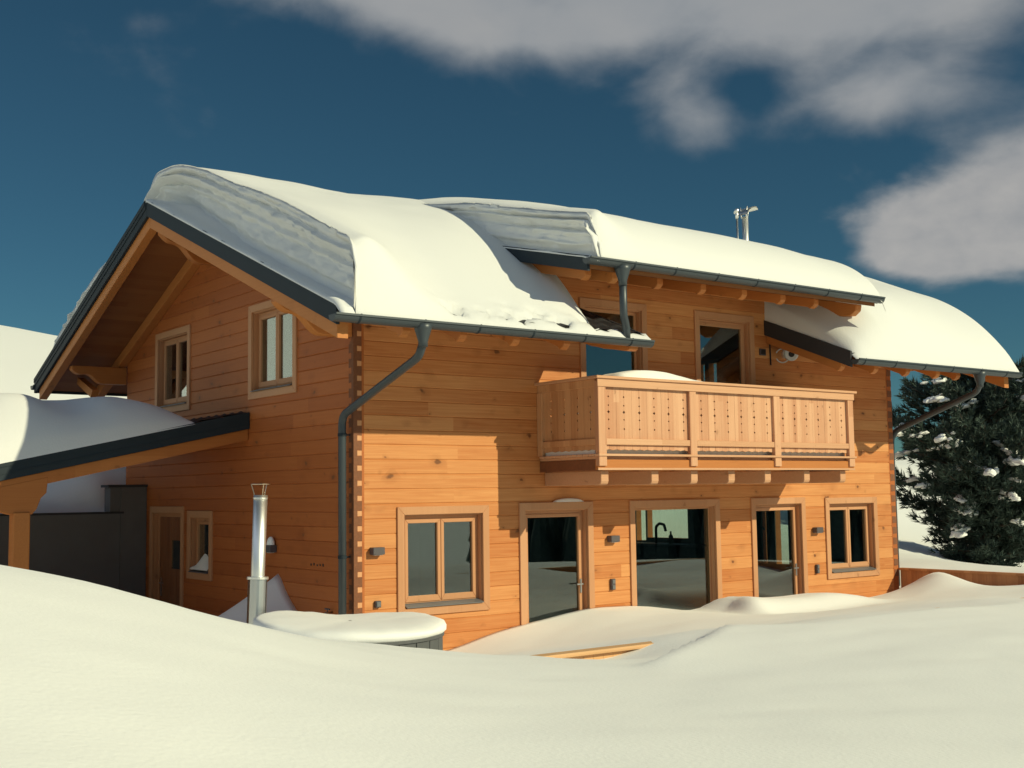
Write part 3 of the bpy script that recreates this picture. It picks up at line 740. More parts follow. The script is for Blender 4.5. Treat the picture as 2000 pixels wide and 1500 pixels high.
def rnd_ridge(y, t, fn, soft=1.0):
    return t
def soft_abs(d, s=.9): return math.sqrt(d * d + s * s)
def nose(d, b, t):
    """quarter-round rise from the eaves over the length b"""
    q = min(1., max(0., d / b)); return t * (1 - (1 - q) ** 2.1) ** (.62)
YF = -1.865
def roof_e(y): return roof(y) if y > -1.70 else roof(-1.70) + (y + 1.70) * .92
def dorm_e(y): return dorm(y) if y > -1.76 else dorm(-1.76) + (y + 1.76) * .40
# left field
def tA(x, y):
    top = RZ + .93 - SL * soft_abs(y - RY, 1.05)
    base = top - (roof(y))
    if y > RY:                                             # thinner on the shaded back
        k = sst(RY, RY + 1.6, y); base = base * (1 - k) + k * (.46 + .24 * sst(-.9, .4, x))
        base *= 1 - .55 * sst(RY + .1, RY + .7, y) * (1 - sst(RY + .9, RY + 3.2, y)) * (1 - sst(-.9, .3, x))
    base -= .10 * (1 - sst(-1.6, .6, y))
    base += .05 * fbm(x * .5, y * .5, 2., 3) + .06 * sst(1.4, 3.0, x) * sst(.2, 1.6, y)
    b = .16 + 1.75 * float(sst(-.95, .9, x))
    d = y - YF
    ge = base * (1 - math.exp(-(max(0., d) / 1.35) ** 1.5)); kx = float(sst(-.85, .7, x))
    t = (nose(d, b, base) * (1 - kx) + ge * kx) if y < RY else nose(YB - y, 1.0, base)
    xe = float(np.interp(y, [-1.9, -1.1, -.4, 0., .4], [2.45, 2.90, 3.27, 3.42, 3.75]))
    e = min(1., max(0., (xe - x) / (.45 + .5 * float(sst(-1.2, .8, y)))))
    if y < 1.2: t *= (1 - (1 - e) ** 2) ** .6
    if y < -1.0:
        k = float(sst(-.2, .1, xe - x)); patch = float(sst(.0, .6, x)) * (1 - float(sst(2.5, 2.95, x))) * math.exp(-((y + 1.60) / .13) ** 2)
        t = max(t, .05 * k * min(1., (y - YF) / .05)) - .55 * patch * max(0., fbm(x * 3.2, y * 7., 7., 4) - .06)
    if x > xe and y < .1: t = (-.05 if y > -1.7 else 0.) + .05 * max(0., fbm(x * 5., y * 5., 3., 3))
    return max(t, -.05)
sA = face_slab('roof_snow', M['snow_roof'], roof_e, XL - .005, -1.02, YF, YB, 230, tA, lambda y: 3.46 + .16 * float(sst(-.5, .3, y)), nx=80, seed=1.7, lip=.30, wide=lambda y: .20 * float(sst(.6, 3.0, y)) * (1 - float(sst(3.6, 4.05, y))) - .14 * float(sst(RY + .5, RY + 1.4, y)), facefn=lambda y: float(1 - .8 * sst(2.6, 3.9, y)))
tag(sA, 'thick snow slab with a layered cut face above the dark gable fascia', 'snow', kind='thing')
# dormer
def topC(x, y):
    top = RZ + .98 - SL * soft_abs(y - RY, 1.0)
    t = top - roof(y) + .05 * fbm(x * .45, y * .5, 5., 3)
    if y > RY: t = t * (1 - .3 * sst(RY, RY + 3, y))
    t = nose(y - YF, float(np.interp(x, [7.9, 8.4, 9.0, 11.2], [1.0, .8, .85, 1.6])), t) if y < RY else nose(YB - y, 1.2, t)
    e = min(1., max(0., (XR + .03 - x) / .5)); t *= (1 - (1 - e) ** 2) ** .5
    s = float(np.interp(x + (y + 1.5) * .12, [RX0 + .02, 7.95, 8.25, 8.6, 9.2], [.02, .30, .60, .85, 1.]))
    if y < 2.6: t *= s
    return max(t, 0.)
def yfront(x): return -1.945 if x <= DX1 + .021 else -1.35 + (x - DX1 - .02) / 1.5
def tB(x, y):
    a = float(np.interp(x, [2.3, 2.8, 3.6, 4.6, 6., 7., 7.7, 9.], [.60, .70, .68, .62, .62, .60, .54, .50]))
    t = a + .073 * float(sst(2.3, 5.2, x)) * (min(y, 3.3) + 1.5) - .10 * (1 - float(sst(2.3, 4., x))) * float(sst(.5, 3., y)) + .03 * fbm(x * .5, y * .5, 11., 3) - .02
    zr = dorm(y) if y < RY else roof(y)
    t -= .13 * math.exp(-((y - RY) / .6) ** 2)
    b = .22 + .75 * float(sst(2.5, 3.3, x))
    t = nose(y - yfront(x), b, t) if y < RY else nose(YB - y, 1.2, t)
    # past the dormer the snow sinks into the slab of the lower field
    if x > 8.2:
        s = float(sst(8.30, 8.85, x)); zc = roof_e(y) + topC(x, y) - .10 - zr
        t = t * (1 - s) + zc * s
    return t
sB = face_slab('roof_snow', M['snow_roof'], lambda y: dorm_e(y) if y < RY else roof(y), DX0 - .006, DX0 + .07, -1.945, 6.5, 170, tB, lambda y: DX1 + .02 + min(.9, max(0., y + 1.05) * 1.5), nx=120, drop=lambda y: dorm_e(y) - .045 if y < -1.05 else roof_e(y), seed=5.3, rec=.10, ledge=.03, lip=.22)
tag(sB, 'snow slab on the dormer roof, cut face above the upper gutter', 'snow', kind='thing')
rows = []
for y in np.concatenate([np.linspace(YF, RY, 120), np.linspace(RY + .1, YB, 50)]):
    row = [(RX0 + .03, y, roof_e(y) - .05)]
    for x in np.concatenate([np.linspace(RX0 + .04, 11.8, 70), np.linspace(11.83, XR + .03, 22)]): row.append((x, y, roof_e(y) - .03 + topC(x, y)))
    row.append((XR + .032, y, roof_e(y) - .06)); rows.append(row)
# lower front field only where it is free of the dormer room
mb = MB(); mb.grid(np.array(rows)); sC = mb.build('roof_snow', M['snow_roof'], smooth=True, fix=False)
tag(sC, 'rounded snow mass bulging over the eaves beside the pine tree', 'snow', kind='thing')

# ------------------------------------------------------------------ carport
cp = empty('carport', (-3.1, 5.0, -1.0)); tag(cp, 'lean-to carport with dark fascia and timber post against the gable wall', 'carport')
CS = .2165
def cpz(x): return 2.446 + CS * x           # top line of the roof edge
CX0, CY0, CY1 = -5.2, 3.02, 7.0
def sl(mb, y0, y1, t0, t1, xa=CX0, xb=-.006): mb.prism([(xa, cpz(xa) - t0), (xb, cpz(xb) - t0), (xb, cpz(xb) - t1), (xa, cpz(xa) - t1)], 'y', y0, y1)
mb = MB(); sl(mb, CY0, CY0 + .04, 0, .235); mb.build('fascia', M['metal'], cp, bevel=.004)
mb = MB(); sl(mb, CY0 - .012, CY0, -.01, .06, CX0, -.02); sl(mb, CY0 - .008, CY0, .14, .155, CX0, -.02); mb.build('fascia_trim', M['metal'], cp)
mb = MB(); sl(mb, CY0 + .045, CY1, .06, .16); mb.build('roof', M['soffit'], cp)
mb = MB(); xs = np.arange(CX0, -.01, .06); ys = np.arange(CY0 + .02, CY1, .04); X, Y = np.meshgrid(xs, ys)
s = (X - CX0) / .34; Z = 2.446 + CS * X + .016 * np.sin(2 * np.pi * Y / .29) + .022 * (1 - (s - np.floor(s))) + .01
mb.grid(np.stack([X, Y, Z], -1)); mb.build('tiles', M['tile'], cp, fix=False)
mb = MB(); sl(mb, CY0 + .05, CY0 + .20, .236, .40); mb.build('rafter', M['beam_x'], cp, bevel=.006)
for y in (4.1, 5.1, 6.1):
    mb = MB(); sl(mb, y, y + .12, .165, .34); mb.build('rafter', M['beam_x'], cp, bevel=.006)
mb = MB(); mb.box(-3.275, -3.065, CY0 + .02, CY0 + .23, -1.0, 1.06); mb.build('post', M['beam_y'], cp, bevel=.012)
mb = MB(); mb.box(-3.275, -3.065, 6.6, 6.8, -1.0, 1.06); mb.build('post', M['beam_y'], cp, bevel=.012)
zb = cpz(-3.17) - .40
mb = MB(); mb.prism([(-3.62, zb - .03), (-3.70, zb - .14), (-3.56, zb - .17), (-3.42, zb - .30), (-3.30, zb - .33), (-3.04, zb - .33), (-2.98, zb - .26), (-2.93, zb - .12), (-2.86, zb - .05), (-2.84, zb + .16), (-3.62, zb - .005)], 'y', CY0 + .045, CY0 + .205); mb.build('bracket', M['beam_x'], cp, bevel=.008)
mb = MB(); mb.box(-3.26, -3.08, CY0 + .22, 6.9, 1.07, 1.27); mb.build('beam', M['beam_y'], cp, bevel=.008)
# snow mound on it
xs = np.linspace(-5.2, -.80, 90); ys = np.linspace(CY0 - .02, 7.05, 80); P = np.zeros((len(ys), len(xs), 3))
for i, y in enumerate(ys):
    for j, x in enumerate(xs):
        a = min(1, (-.80 - x) / 1.7); a = (1 - (1 - a) ** 2) ** .62
        b = min(1, (y - CY0 + .02) / 1.05); b = (1 - (1 - b) ** 2) ** .6
        c = min(1, (7.05 - y) / 1.6); c = (1 - (1 - c) ** 2) ** .6
        hgt = .66 + .12 * math.exp(-((x + 3.1) ** 2 + (y - 4.2) ** 2) / 1.2) + .20 * math.exp(-((x + 3.1) ** 2 / .6 + (y - 3.75) ** 2 / .35)) - .08 * math.exp(-((x + 2.35) ** 2 / .1 + (y - 3.6) ** 2 / .2)) - .10 * math.exp(-((x + 2.6) ** 2 / .12 + (y - 3.9) ** 2 / .3)) + .09 * fbm(x * .7, y * .7, 21., 3)
        P[i, j] = (x, y, cpz(x) - .01 + hgt * a * b * c)
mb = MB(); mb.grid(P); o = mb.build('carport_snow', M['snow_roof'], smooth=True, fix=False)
tag(o, 'rounded snow mound on the carport roof under the gable eaves', 'snow', kind='thing')

# retaining walls behind the carport
w1 = empty('retaining_wall', (-2, 7.25, -1)); tag(w1, 'low dark grey plastered wall with black coping behind the carport post', 'wall')
mb = MB(); mb.box(-9.0, -.455, 7.12, 7.36, -1.3, .965); mb.build('wall_body', M['plaster'], w1)
mb = MB(); mb.box(-9.0, -.40, 7.09, 7.39, .967, 1.0); mb.build('coping', M['coping'], w1)
w2 = empty('retaining_wall', (-.3, 7.25, -1)); tag(w2, 'tall narrow grey wall pier with black coping beside the front door', 'wall')
mb = MB(); mb.box(-.45, -.006, 7.10, 7.42, -1.3, 1.41); mb.box(-.625, -.4505, 7.13, 7.42, 1.002, 1.41); mb.build('wall_body', M['plaster'], w2)
mb = MB(); mb.box(-.68, -.004, 7.07, 7.45, 1.412, 1.455); mb.build('coping', M['coping'], w2)

# ------------------------------------------------------------------ terrace fence
fr = empty('board_fence', (11.27, -2.4, -.9)); tag(fr, 'brown board fence running out from the house corner, half buried in snow', 'fence')
mb = MB(); y = -.02
while y > -4.7: mb.box(11.25, 11.275, y - .118, y, -1.2, -.262); y -= .121
mb.build('board', M['fence'], fr)
mb = MB(); mb.box(11.20, 11.33, -4.75, -.01, -.26, -.222); mb.build('top_rail', M['fence'], fr, bevel=.004)
ff = empty('board_fence', (4, -4.8, -.9)); tag(ff, 'pale fence in front of the terrace with only short lengths of rail above the snow', 'fence')
mb = MB(); x = -2.9
while x < 11.2: mb.box(x, x + .118, -4.80, -4.775, -1.2, -.262); x += .121
mb.build('board', M['fence_x'], ff)
mb = MB(); mb.box(-3., 11.2, -4.86, -4.72, -.26, -.222); mb.build('top_rail', M['fence_x'], ff, bevel=.004)

# ------------------------------------------------------------------ terrain: one sheet of snow out to the horizon
CP = [  # control points (x, y, z)
    # along the front wall
    (-.6, 0, -.72), (0., 0, -.75), (.7, 0, -.86), (1.40, 0, -.82), (1.94, 0, -.70), (2.60, 0, -.594), (3.2, 0, -.53), (3.75, 0, -.465), (4.66, 0, -.465), (5.59, 0, -.577), (6.47, 0, -.70), (7.5, 0, -.72), (8.6, 0, -.70), (9.6, 0, -.68), (10.25, 0, -.70), (10.9, 0, -.70),
    # on the terrace
    (2.0, -1.2, -.70), (3.5, -1.5, -.52), (5.0, -1.6, -.50), (6.6, -1.6, -.60), (8.3, -1.5, -.60), (9.6, -1.3, -.55), (4, -3, -.42), (6, -3, -.40), (8, -3, -.40), (10, -3, -.40), (2., -3, -.45), (.4, -2.2, -.60), (.3, -3.4, -.44),
    (10.45, -1.3, -.40), (11.1, -.25, -.62), (11.1, -1.6, -.50), (11.1, -3.2, -.30),
    # fence line
    (-2.6, -4.9, .02), (-1.7, -4.9, -.14), (-1.0, -4.9, -.20), (-.5, -4.95, -.30), (0., -4.95, -.31), (.5, -4.9, -.22), (1.2, -4.9, -.15), (3, -4.9, -.16), (4.6, -4.9, -.18), (6.2, -4.9, -.17), (7.0, -4.95, -.22), (7.8, -4.95, -.34), (8.8, -4.9, -.30), (10.5, -4.8, -.22),
    (-.2, -4.4, -.32), (2.5, -4.4, -.27), (5, -4.4, -.27), (7.3, -4.4, -.30), (9.5, -4.3, -.30), (-.2, -4.1, -.38), (5, -3.8, -.34),
    # low ridge in front of the fence
    (-1.2, -6.2, -.10), (-.2, -5.8, -.19), (1.2, -5.5, -.14), (3, -5.7, -.13), (5.1, -5.9, -.18), (7.5, -6.2, -.24), (10.5, -6.5, -.3),
    # foreground
    (-5.9, -6.58, .87), (-5.57, -6.36, .81), (-5.15, -5.97, .69), (-4.69, -5.60, .52), (-4.2, -5.26, .35), (-3.74, -5.03, .23), (-3.38, -4.87, .13), (-6.9, -7.2, .98), (-8, -6.5, 1.02),
    (-6.74, -9.87, .42), (-5.93, -9.74, .30), (-5.06, -9.92, .20), (-4.19, -10.32, .13), (-3.34, -10.82, .05), (-4.5, -7.6, .34), (-3., -7.0, .08), (-2, -8, -.02), (0, -8.2, -.12), (2.5, -8.6, -.2), (6, -9.5, -.3), (-7.6, -13.36, -.25), (-9.5, -10, .5), (-10, -7, .95), (-3, -14, -.4), (3, -14, -.7), (9, -13, -.8),
    # behind the crest on the gable side
    (-4.6, -4.2, .30), (-3.4, -3.5, -.12), (-2.8, -2.4, -.40), (-2.2, -.8, -.58), (-1.2, .2, -.64), (-.5, 1.4, -.62), (-.4, 3, -.70), (-.4, 5, -.74), (-1.5, 3, -.72), (-2.5, 1.5, -.65), (-4, 0, -.25), (-5.5, -2.5, .55), (-4, 5, -.75), (-1.5, 6, -.78), (-3, 6.9, -.7), (-.3, 6.9, -.78), (-7, 4, -.4), (-8, -2, .8), (-10, 2, .4), (-1.1, -2.0, -.66), (-.1, -1.6, -.70), (.2, -.6, -.78), (-2.2, -2.4, -.5), (-1.3, -3.5, -.33), (-.6, -3.3, -.42),
    # right of the house
    (11.8, .5, -.35), (12.5, -2, -.34), (13, 2, -.30), (11.6, 4, -.40), (11.6, 6.5, -.25), (13.2, 5.2, -.05), (14, -4, -.42), (16, 0, -.5), (18, 3, -.55), (20.6, 4., -.80), (24, 4, -1.0), (22, -1, -1.1), (16, 6, .25), (20, 9, .45), (26, 9, -.1), (32, 15, 2.0), (11.8, 9, .75), (15, 12, 1.7),
    # hill
    (3, 10, 1.7), (8, 10, 1.7), (-3, 7.6, 1.05), (-.5, 7.7, 1.15), (-2, 8.6, 1.45), (-6, 8, 1.3), (-1, 10, 2.0), (-8, 12, 3.0), (1, 14, 3.3), (2, 20, 4.9), (7, 40, 8.4), (12, 60, 9.2), (20, 40, 6.2), (30, 30, 3.6), (54, 30, 3.0), (96, 60, 4.2), (40, 60, 6.5), (-10, 40, 10), (-30, 40, 12), (-20, 15, 5), (0, 100, 9), (60, 100, 5), (-60, 100, 12), (-60, 20, 6), (-30, -5, 2), (-60, -40, -2), (-20, -30, -2.0), (0, -40, -4), (30, -30, -4.5), (20, -14, -1.8), (40, 0, -2.6), (80, 10, -2), (100, -40, -9), (40, -90, -10), (-30, -100, -8), (120, 60, 2.5), (120, 120, 3), (-120, 100, 14), (-120, -60, -3), (0, 130, 8), (0, -130, -12), (130, -100, -14), (-120, 10, 6)]
CP = np.array(CP, float)
def tps_fit(P):
    n = len(P); d2 = ((P[:, None, :2] - P[None, :, :2]) ** 2).sum(-1); K = .5 * d2 * np.log(d2 + 1e-9) + np.eye(n) * .02
    A = np.zeros((n + 3, n + 3)); A[:n, :n] = K; A[:n, n] = 1; A[:n, n + 1:] = P[:, :2]; A[n, :n] = 1; A[n + 1:, :n] = P[:, :2].T
    return np.linalg.solve(A, np.concatenate([P[:, 2], np.zeros(3)]))
TPS = tps_fit(CP)
def tps(x, y):
    x = np.asarray(x, float); y = np.asarray(y, float); r = np.hypot(x, y); k = np.minimum(1, 125 / np.maximum(r, 1e-6)); xx, yy = x * k, y * k
    out = TPS[-3] + TPS[-2] * xx + TPS[-1] * yy
    for (px, py, _), c in zip(CP, TPS[:-3]):
        d2 = (xx - px) ** 2 + (yy - py) ** 2; out = out + c * .5 * d2 * np.log(d2 + 1e-9)
    return out
def axis_lines(a, b, step, lim):
    mid = np.arange(round(a / step), round(b / step) + 1) * step; out = list(mid); s = step
    x = mid[-1]
    while x < lim: s *= 1.13; x += s; out.append(x)
    x = mid[0]; s = step
    while x > -lim: s *= 1.13; x -= s; out.append(x)
    return np.array(sorted(out))
gx = axis_lines(-9., 14., .1, 900.); gy = axis_lines(-13., 9., .1, 900.)
X, Y = np.meshgrid(gx, gy); Z = tps(X, Y)
# wind drift against the gable wall
pk = np.where(Y > 2.07, np.exp(-np.maximum(Y - 2.07, 0) / .95), np.exp(-np.maximum(2.07 - Y, 0) / .62))
dr_ = np.clip((X + 1.9) / 1.9, 0, 1) ** 1.7
Z = np.where((X <= .05) & (Y > -.4) & (Y < 6.5), Z + .86 * pk * dr_, Z)
# the covered hump in front of the terrace doors, hollow on its lee side
hx_ = sst(5.62, 6.05, X + .25 * np.abs(Y + .9)) * (1 - sst(7.6, 9.3, X)); hy_ = np.exp(-((Y + .95) / .62) ** 4)
Z = Z + .26 * hx_ * hy_ - .05 * np.exp(-((X - 6.0) / .55) ** 2 - ((Y + 1.55) / .3) ** 2)
# small peak at the fence
Z = Z + .20 * np.exp(-np.abs(X - 10.5) / .42 - ((Y + 1.25) / .6) ** 2)
# wind ripples and the broken ridge in the foreground
rip = np.zeros_like(Z); near = (np.abs(X) < 40) & (np.abs(Y) < 40)
for i, j in zip(*np.nonzero(near)):
    x, y = X[i, j], Y[i, j]
    rip[i, j] = .022 * fbm(x * .30, y * .55, 1.3, 4) + .008 * fbm(x * 1.2 + .6 * y, y * 2.2 - x * .5, 4.4, 3)
Z = Z + rip
def ridge(xa, ya, xb, yb, h, wd, sharp):
    dx, dy = xb - xa, yb - ya; ln = math.hypot(dx, dy); t = ((X - xa) * dx + (Y - ya) * dy) / ln; s = ((X - xa) * dy - (Y - ya) * dx) / ln
    env = np.clip(t / ln, 0, 1) * np.clip(1 - t / ln, 0, 1) * 4 * (t > 0) * (t < ln)
    return h * env * np.where(s > 0, np.exp(-np.abs(s) / wd), np.exp(-np.abs(s) / sharp))
Z = Z + ridge(-1.6, -6.9, 1.5, -4.95, .14, .9, .06) + ridge(1.0, -5.5, 7., -5.6, .05, .9, .25)
# nothing but soil level under the house and behind the retaining wall
ins = (X > .05) & (X < LEN - .05) & (Y > .05) & (Y < WID - .05)
Z = np.where(ins, -1.6, Z)
bank = (X < .05) & (X > -9.05) & (Y > 7.2) & (Y < 11)
Z = np.where((X < .05) & (X > -9.05) & (Y <= 7.25) & (Y > 3.0), np.minimum(Z, -.55 + .2 * np.clip(-X - 4, 0, 9)), Z)
Z = np.where(bank, np.maximum(Z, .93 + .38 * (Y - 7.3)), Z)
mb = MB(); mb.grid(np.stack([X, Y, Z], -1)); o = mb.build('snowfield', M['snow_ground'], smooth=True, fix=False)
tag(o, 'deep drifted snow covering the slope in front of and behind the house', 'snow field', kind='structure')

# ------------------------------------------------------------------ wooded ridge across the valley (mirrored in the panes)
mb = MB(); rf_ = random.Random(5)
for layer in range(5):
    for k in range(420):
        a = R(86 + 57.5 * (k + rf_.random()) / 420); d = 150 - layer * 14 + rf_.random() * 10
        x, y = d * math.sin(a), d * math.cos(a); zg = -13 + layer * -1.5; hh = 15 + 5 * rf_.random() + 4 * math.sin(a * 9) + (4 - layer) * 1.5
        rr = hh * .17; n = 6
        for q in range(3):
            z0 = zg + hh * (.10 + .27 * q); z1 = zg + hh * (.52 + .24 * q); rq = rr * (1 - .26 * q)
            v = [(x + rq * math.cos(t), y + rq * math.sin(t), z0) for t in [2 * math.pi * i / n for i in range(n)]] + [(x, y, z1)]
            mb.add(v, [(i, (i + 1) % n, n) for i in range(n)])
o = mb.build('far_forest', M['needle'], fix=False); tag(o, 'dark conifer wood across the valley, mirrored in the window panes', 'forest', kind='stuff')

# ------------------------------------------------------------------ hot tub and its stove pipe
TC = Vector((-1.04, -1.73)); TR = 1.0
tub = empty('hot_tub', (TC.x, TC.y, -1.2)); tag(tub, 'round dark panelled hot tub sunk in snow at the house corner', 'hot tub')
mb = MB()
for k in range(28):
    a0 = 2 * math.pi * k / 28 + .006; a1 = 2 * math.pi * (k + 1) / 28 - .006
    q = [(TC.x + r * math.cos(a), TC.y + r * math.sin(a)) for r, a in ((TR, a0), (TR, a1), (TR - .05, a1), (TR - .05, a0))]
    mb.prism(q, 'z', -1.2, -.30)
mb.build('shell', M['panel'], tub, bevel=.003)
mb = MB(); c = [(TC.x + (TR + .015) * math.cos(t), TC.y + (TR + .015) * math.sin(t)) for t in np.linspace(0, 2 * math.pi, 64, endpoint=False)]; mb.prism(c, 'z', -.298, -.262); mb.build('lid', M['panel'], tub, bevel=.004)
mb = MB(); rings = []
prof = [(TR + .005, -.262), (TR + .035, -.235), (TR + .04, -.20), (TR + .02, -.165), (TR - .04, -.14), (TR - .15, -.128), (.6, -.125), (.35, -.13), (.02, -.128)]
for r, z in prof:
    ring_ = []
    for t in np.linspace(0, 2 * math.pi, 97):
        dr2 = .02 * fbm(math.cos(t) * 2.2, math.sin(t) * 2.2, 3. + z * 4, 4) * (r > .5); dz = .028 * fbm(r * math.cos(t) * 1.4, r * math.sin(t) * 1.4, 9., 4) * (z > -.2)
        dz += .10 * max(0., math.cos(t - 2.6)) ** 2 * (r / TR) * (z > -.2)
        ring_.append((TC.x + (r + dr2) * math.cos(t), TC.y + (r + dr2) * math.sin(t), z + dz))
    rings.append(ring_)
mb.grid(np.array(rings)); o = mb.build('tub_snow', M['snow'], smooth=True, fix=True)
tag(o, 'flat round snow cap lying on the hot tub lid', 'snow', kind='thing')
fl = empty('stove_pipe', (-1.6, -.55, -.7)); tag(fl, 'shiny steel stove pipe with wire cap rising behind the hot tub', 'stove pipe')
fb, ft = Vector((-1.60, -.55, -.8)), Vector((-1.533, -.55, 1.235)); fp = lambda z: fb.lerp(ft, (z - fb.z) / (ft.z - fb.z))
mb = MB(); mb.tube([fp(-.8), fp(.30), fp(1.235)], .078, 28); mb.build('pipe', M['steel'], fl, smooth=True)
mb = MB(); mb.tube([fp(.285), fp(.315)], .122, 28); mb.tube([fp(1.19), fp(1.21)], .083, 28); mb.build('collar', M['steel'], fl, bevel=.003)
mb = MB(); n = 24; arc = [k for k in range(n) if k not in (5, 11, 12, 20)]
for k in arc:
    a0, a1 = 2 * math.pi * k / n, 2 * math.pi * (k + 1) / n
    for za, zb_ in ((-.8, .285),):
        p0, p1 = fp(za), fp(zb_)
        v = [(p.x + .108 * math.cos(a), p.y + .108 * math.sin(a), p.z) for p in (p0, p1) for a in (a0, a1)]
        mb.add(v, [(0, 1, 3, 2)])
mb.build('heat_guard', M['steel_dull'], fl, smooth=False, fix=True)
mb = MB(); t0 = fp(1.21)
for a in (.4, 2.5, 4.6): mb.tube([(t0.x + .07 * math.cos(a), t0.y + .07 * math.sin(a), t0.z), (t0.x + .075 * math.cos(a), t0.y + .075 * math.sin(a), t0.z + .05), (t0.x + .105 * math.cos(a), t0.y + .105 * math.sin(a), t0.z + .15)], .006, 6)
mb.tube([(t0.x + .105 * math.cos(t), t0.y + .105 * math.sin(t), t0.z + .15) for t in np.linspace(0, 2 * math.pi, 25)], .006, 6, caps=False)
mb.build('wire_cap', M['brass'], fl)

# ------------------------------------------------------------------ fittings on the walls
def wall_lamp(x, z, label):
    r = empty('wall_lamp', (x, 0, z)); tag(r, label, 'wall lamp', 'small box lamps on the front wall')
    mb = MB(); mb.box(x - .085, x + .085, -.10, -.002, z - .046, z + .046); mb.build('body', M['dark'], r, bevel=.006)
    mb = MB(); mb.box(x - .06, x + .06, -.085, -.03, z - .052, z - .0465); mb.build('lens', M['white'], r)
wall_lamp(.308, .514, 'grey box lamp between the log corner and the two-pane window')
wall_lamp(4.308, .533, 'grey box lamp between the first glass door and the large picture window')
wall_lamp(8.948, .523, 'grey box lamp between the farther glass door and the farther two-pane window')
r = empty('wall_lamp', (0, 2.215, .52)); tag(r, 'dark lamp with a snow cap on the shaded gable wall', 'wall lamp')
mb = MB(); mb.box(-.11, -.002, 2.135, 2.295, .445, .545); mb.build('body', M['dark'], r, bevel=.006)
mb = MB(); mb.box(-.09, -.03, 2.16, 2.27, .438, .4445); mb.build('lens', M['white'], r)
mb = MB(); bm_ = []
for i in range(7):
    a = i / 6 * math.pi / 2; ring_ = []
    for t in np.linspace(0, 2 * math.pi, 21): ring_.append((-.058 + .052 * math.cos(a) * math.cos(t), 2.215 + .075 * math.cos(a) * math.sin(t), .548 + .115 * math.sin(a)))
    bm_.append(ring_)
mb.grid(np.array(bm_)); o = mb.build('lamp_snow', M['snow'], smooth=True); tag(o, 'small pointed snow cap sitting on the gable wall lamp', 'snow', kind='thing')
def socket(x, z, wd, hh, n, label):
    r = empty('wall_socket', (x, 0, z)); tag(r, label, 'socket', 'outdoor sockets on the front wall')
    mb = MB(); mb.box(x - wd / 2, x + wd / 2, -.045, -.002, z - hh / 2, z + hh / 2); mb.build('box', M['dark'], r, bevel=.005)
    for k in range(n):
        zc = z - hh / 2 + hh * (k + .5) / n
        mb = MB(); mb.box(x - wd * .36, x + wd * .36, -.055, -.0455, zc - hh / n * .36, zc + hh / n * .36); mb.build('flap', M['sill'], r, bevel=.003)
socket(.327, -.153, .08, .085, 1, 'square dark socket low on the wall near the log corner')
socket(4.299, -.127, .078, .16, 2, 'double dark socket beside the large picture window')
socket(8.93, -.131, .066, .15, 2, 'tall dark socket left of the farther two-pane window')
r = empty('wall_box', (7.735, 0, 3.485)); tag(r, 'small dark box on the upper wall beside the balcony door', 'junction box')
mb = MB(); mb.box(7.665, 7.805, -.03, -.002, 3.43, 3.54); mb.build('box', M['dark'], r, bevel=.004)
mb = MB(); mb.box(7.68, 7.79, -.036, -.0305, 3.445, 3.525); mb.build('cover', M['black'], r, bevel=.002)
mb = MB(); mb.tube([(7.93, -.012, 3.86), (7.925, -.012, 3.6), (7.935, -.012, 3.28)], .012, 8); o = mb.build('cable', M['black']); tag(o, 'black cable hanging down the upper wall below the barge board', 'cable')
# security camera
sc_ = empty('security_camera', (8.42, 0, 3.55)); tag(sc_, 'round white security camera with black lens under the barge board', 'security camera')
ax = (Vector((-7.6, -13.3, 1.9)) - Vector((8.17, -.25, 3.468))).normalized(); ax = (ax + Vector((-.02, -.25, -.02))).normalized(); c0 = Vector((8.15, -.27, 3.45))
mb = MB(); mb.tube([c0 - ax * .16, c0 + ax * .02, c0 + ax * .035], [.105, .115, .10], 32); mb.build('housing', M['white'], sc_, smooth=False, bevel=.004)
mb = MB(); mb.tube([c0 + ax * .0355, c0 + ax * .048], [.050, .042], 24); mb.build('lens', M['black'], sc_)
mb = MB(); side = ax.cross(Vector((0, 0, 1))).normalized(); upv = side.cross(ax).normalized(); rows = []
for i in range(2):
    base = c0 + ax * (-.14 + .22 * i); rows.append([base + (side * math.cos(t) + upv * math.sin(t)) * .135 for t in np.linspace(-.5, 2.2, 20)])
mb.grid(np.array([[tuple(p) for p in r2] for r2 in rows])); so_ = mb.build('sun_shield', M['white'], sc_, fix=False); sm = so_.modifiers.new('thick', 'SOLIDIFY'); sm.thickness = .006
mb = MB(); mb.tube([c0 - ax * .12, c0 - ax * .17, Vector((8.42, -.02, 3.66))], .03, 10); mb.tube([Vector((8.42, -.002, 3.66)), Vector((8.42, -.03, 3.66))], .06, 20); mb.build('mount', M['white'], sc_)
mb = MB(); cl = []
for t in np.linspace(.6, 5.4, 30): cl.append(c0 - side * .0 + ax * .0 + (-side) * (.12 + .09 * -math.cos(t)) * 1. + upv * (.10 * math.sin(t) - .02))
cl = [c0 + Vector((-.10, .10, -.02)) + (side * (.11 * math.cos(t)) + upv * .115 * math.sin(t)) for t in np.linspace(.4, 5.9, 30)]
mb.tube(cl, .011, 8); mb.build('cable', M['white'], sc_, smooth=True)
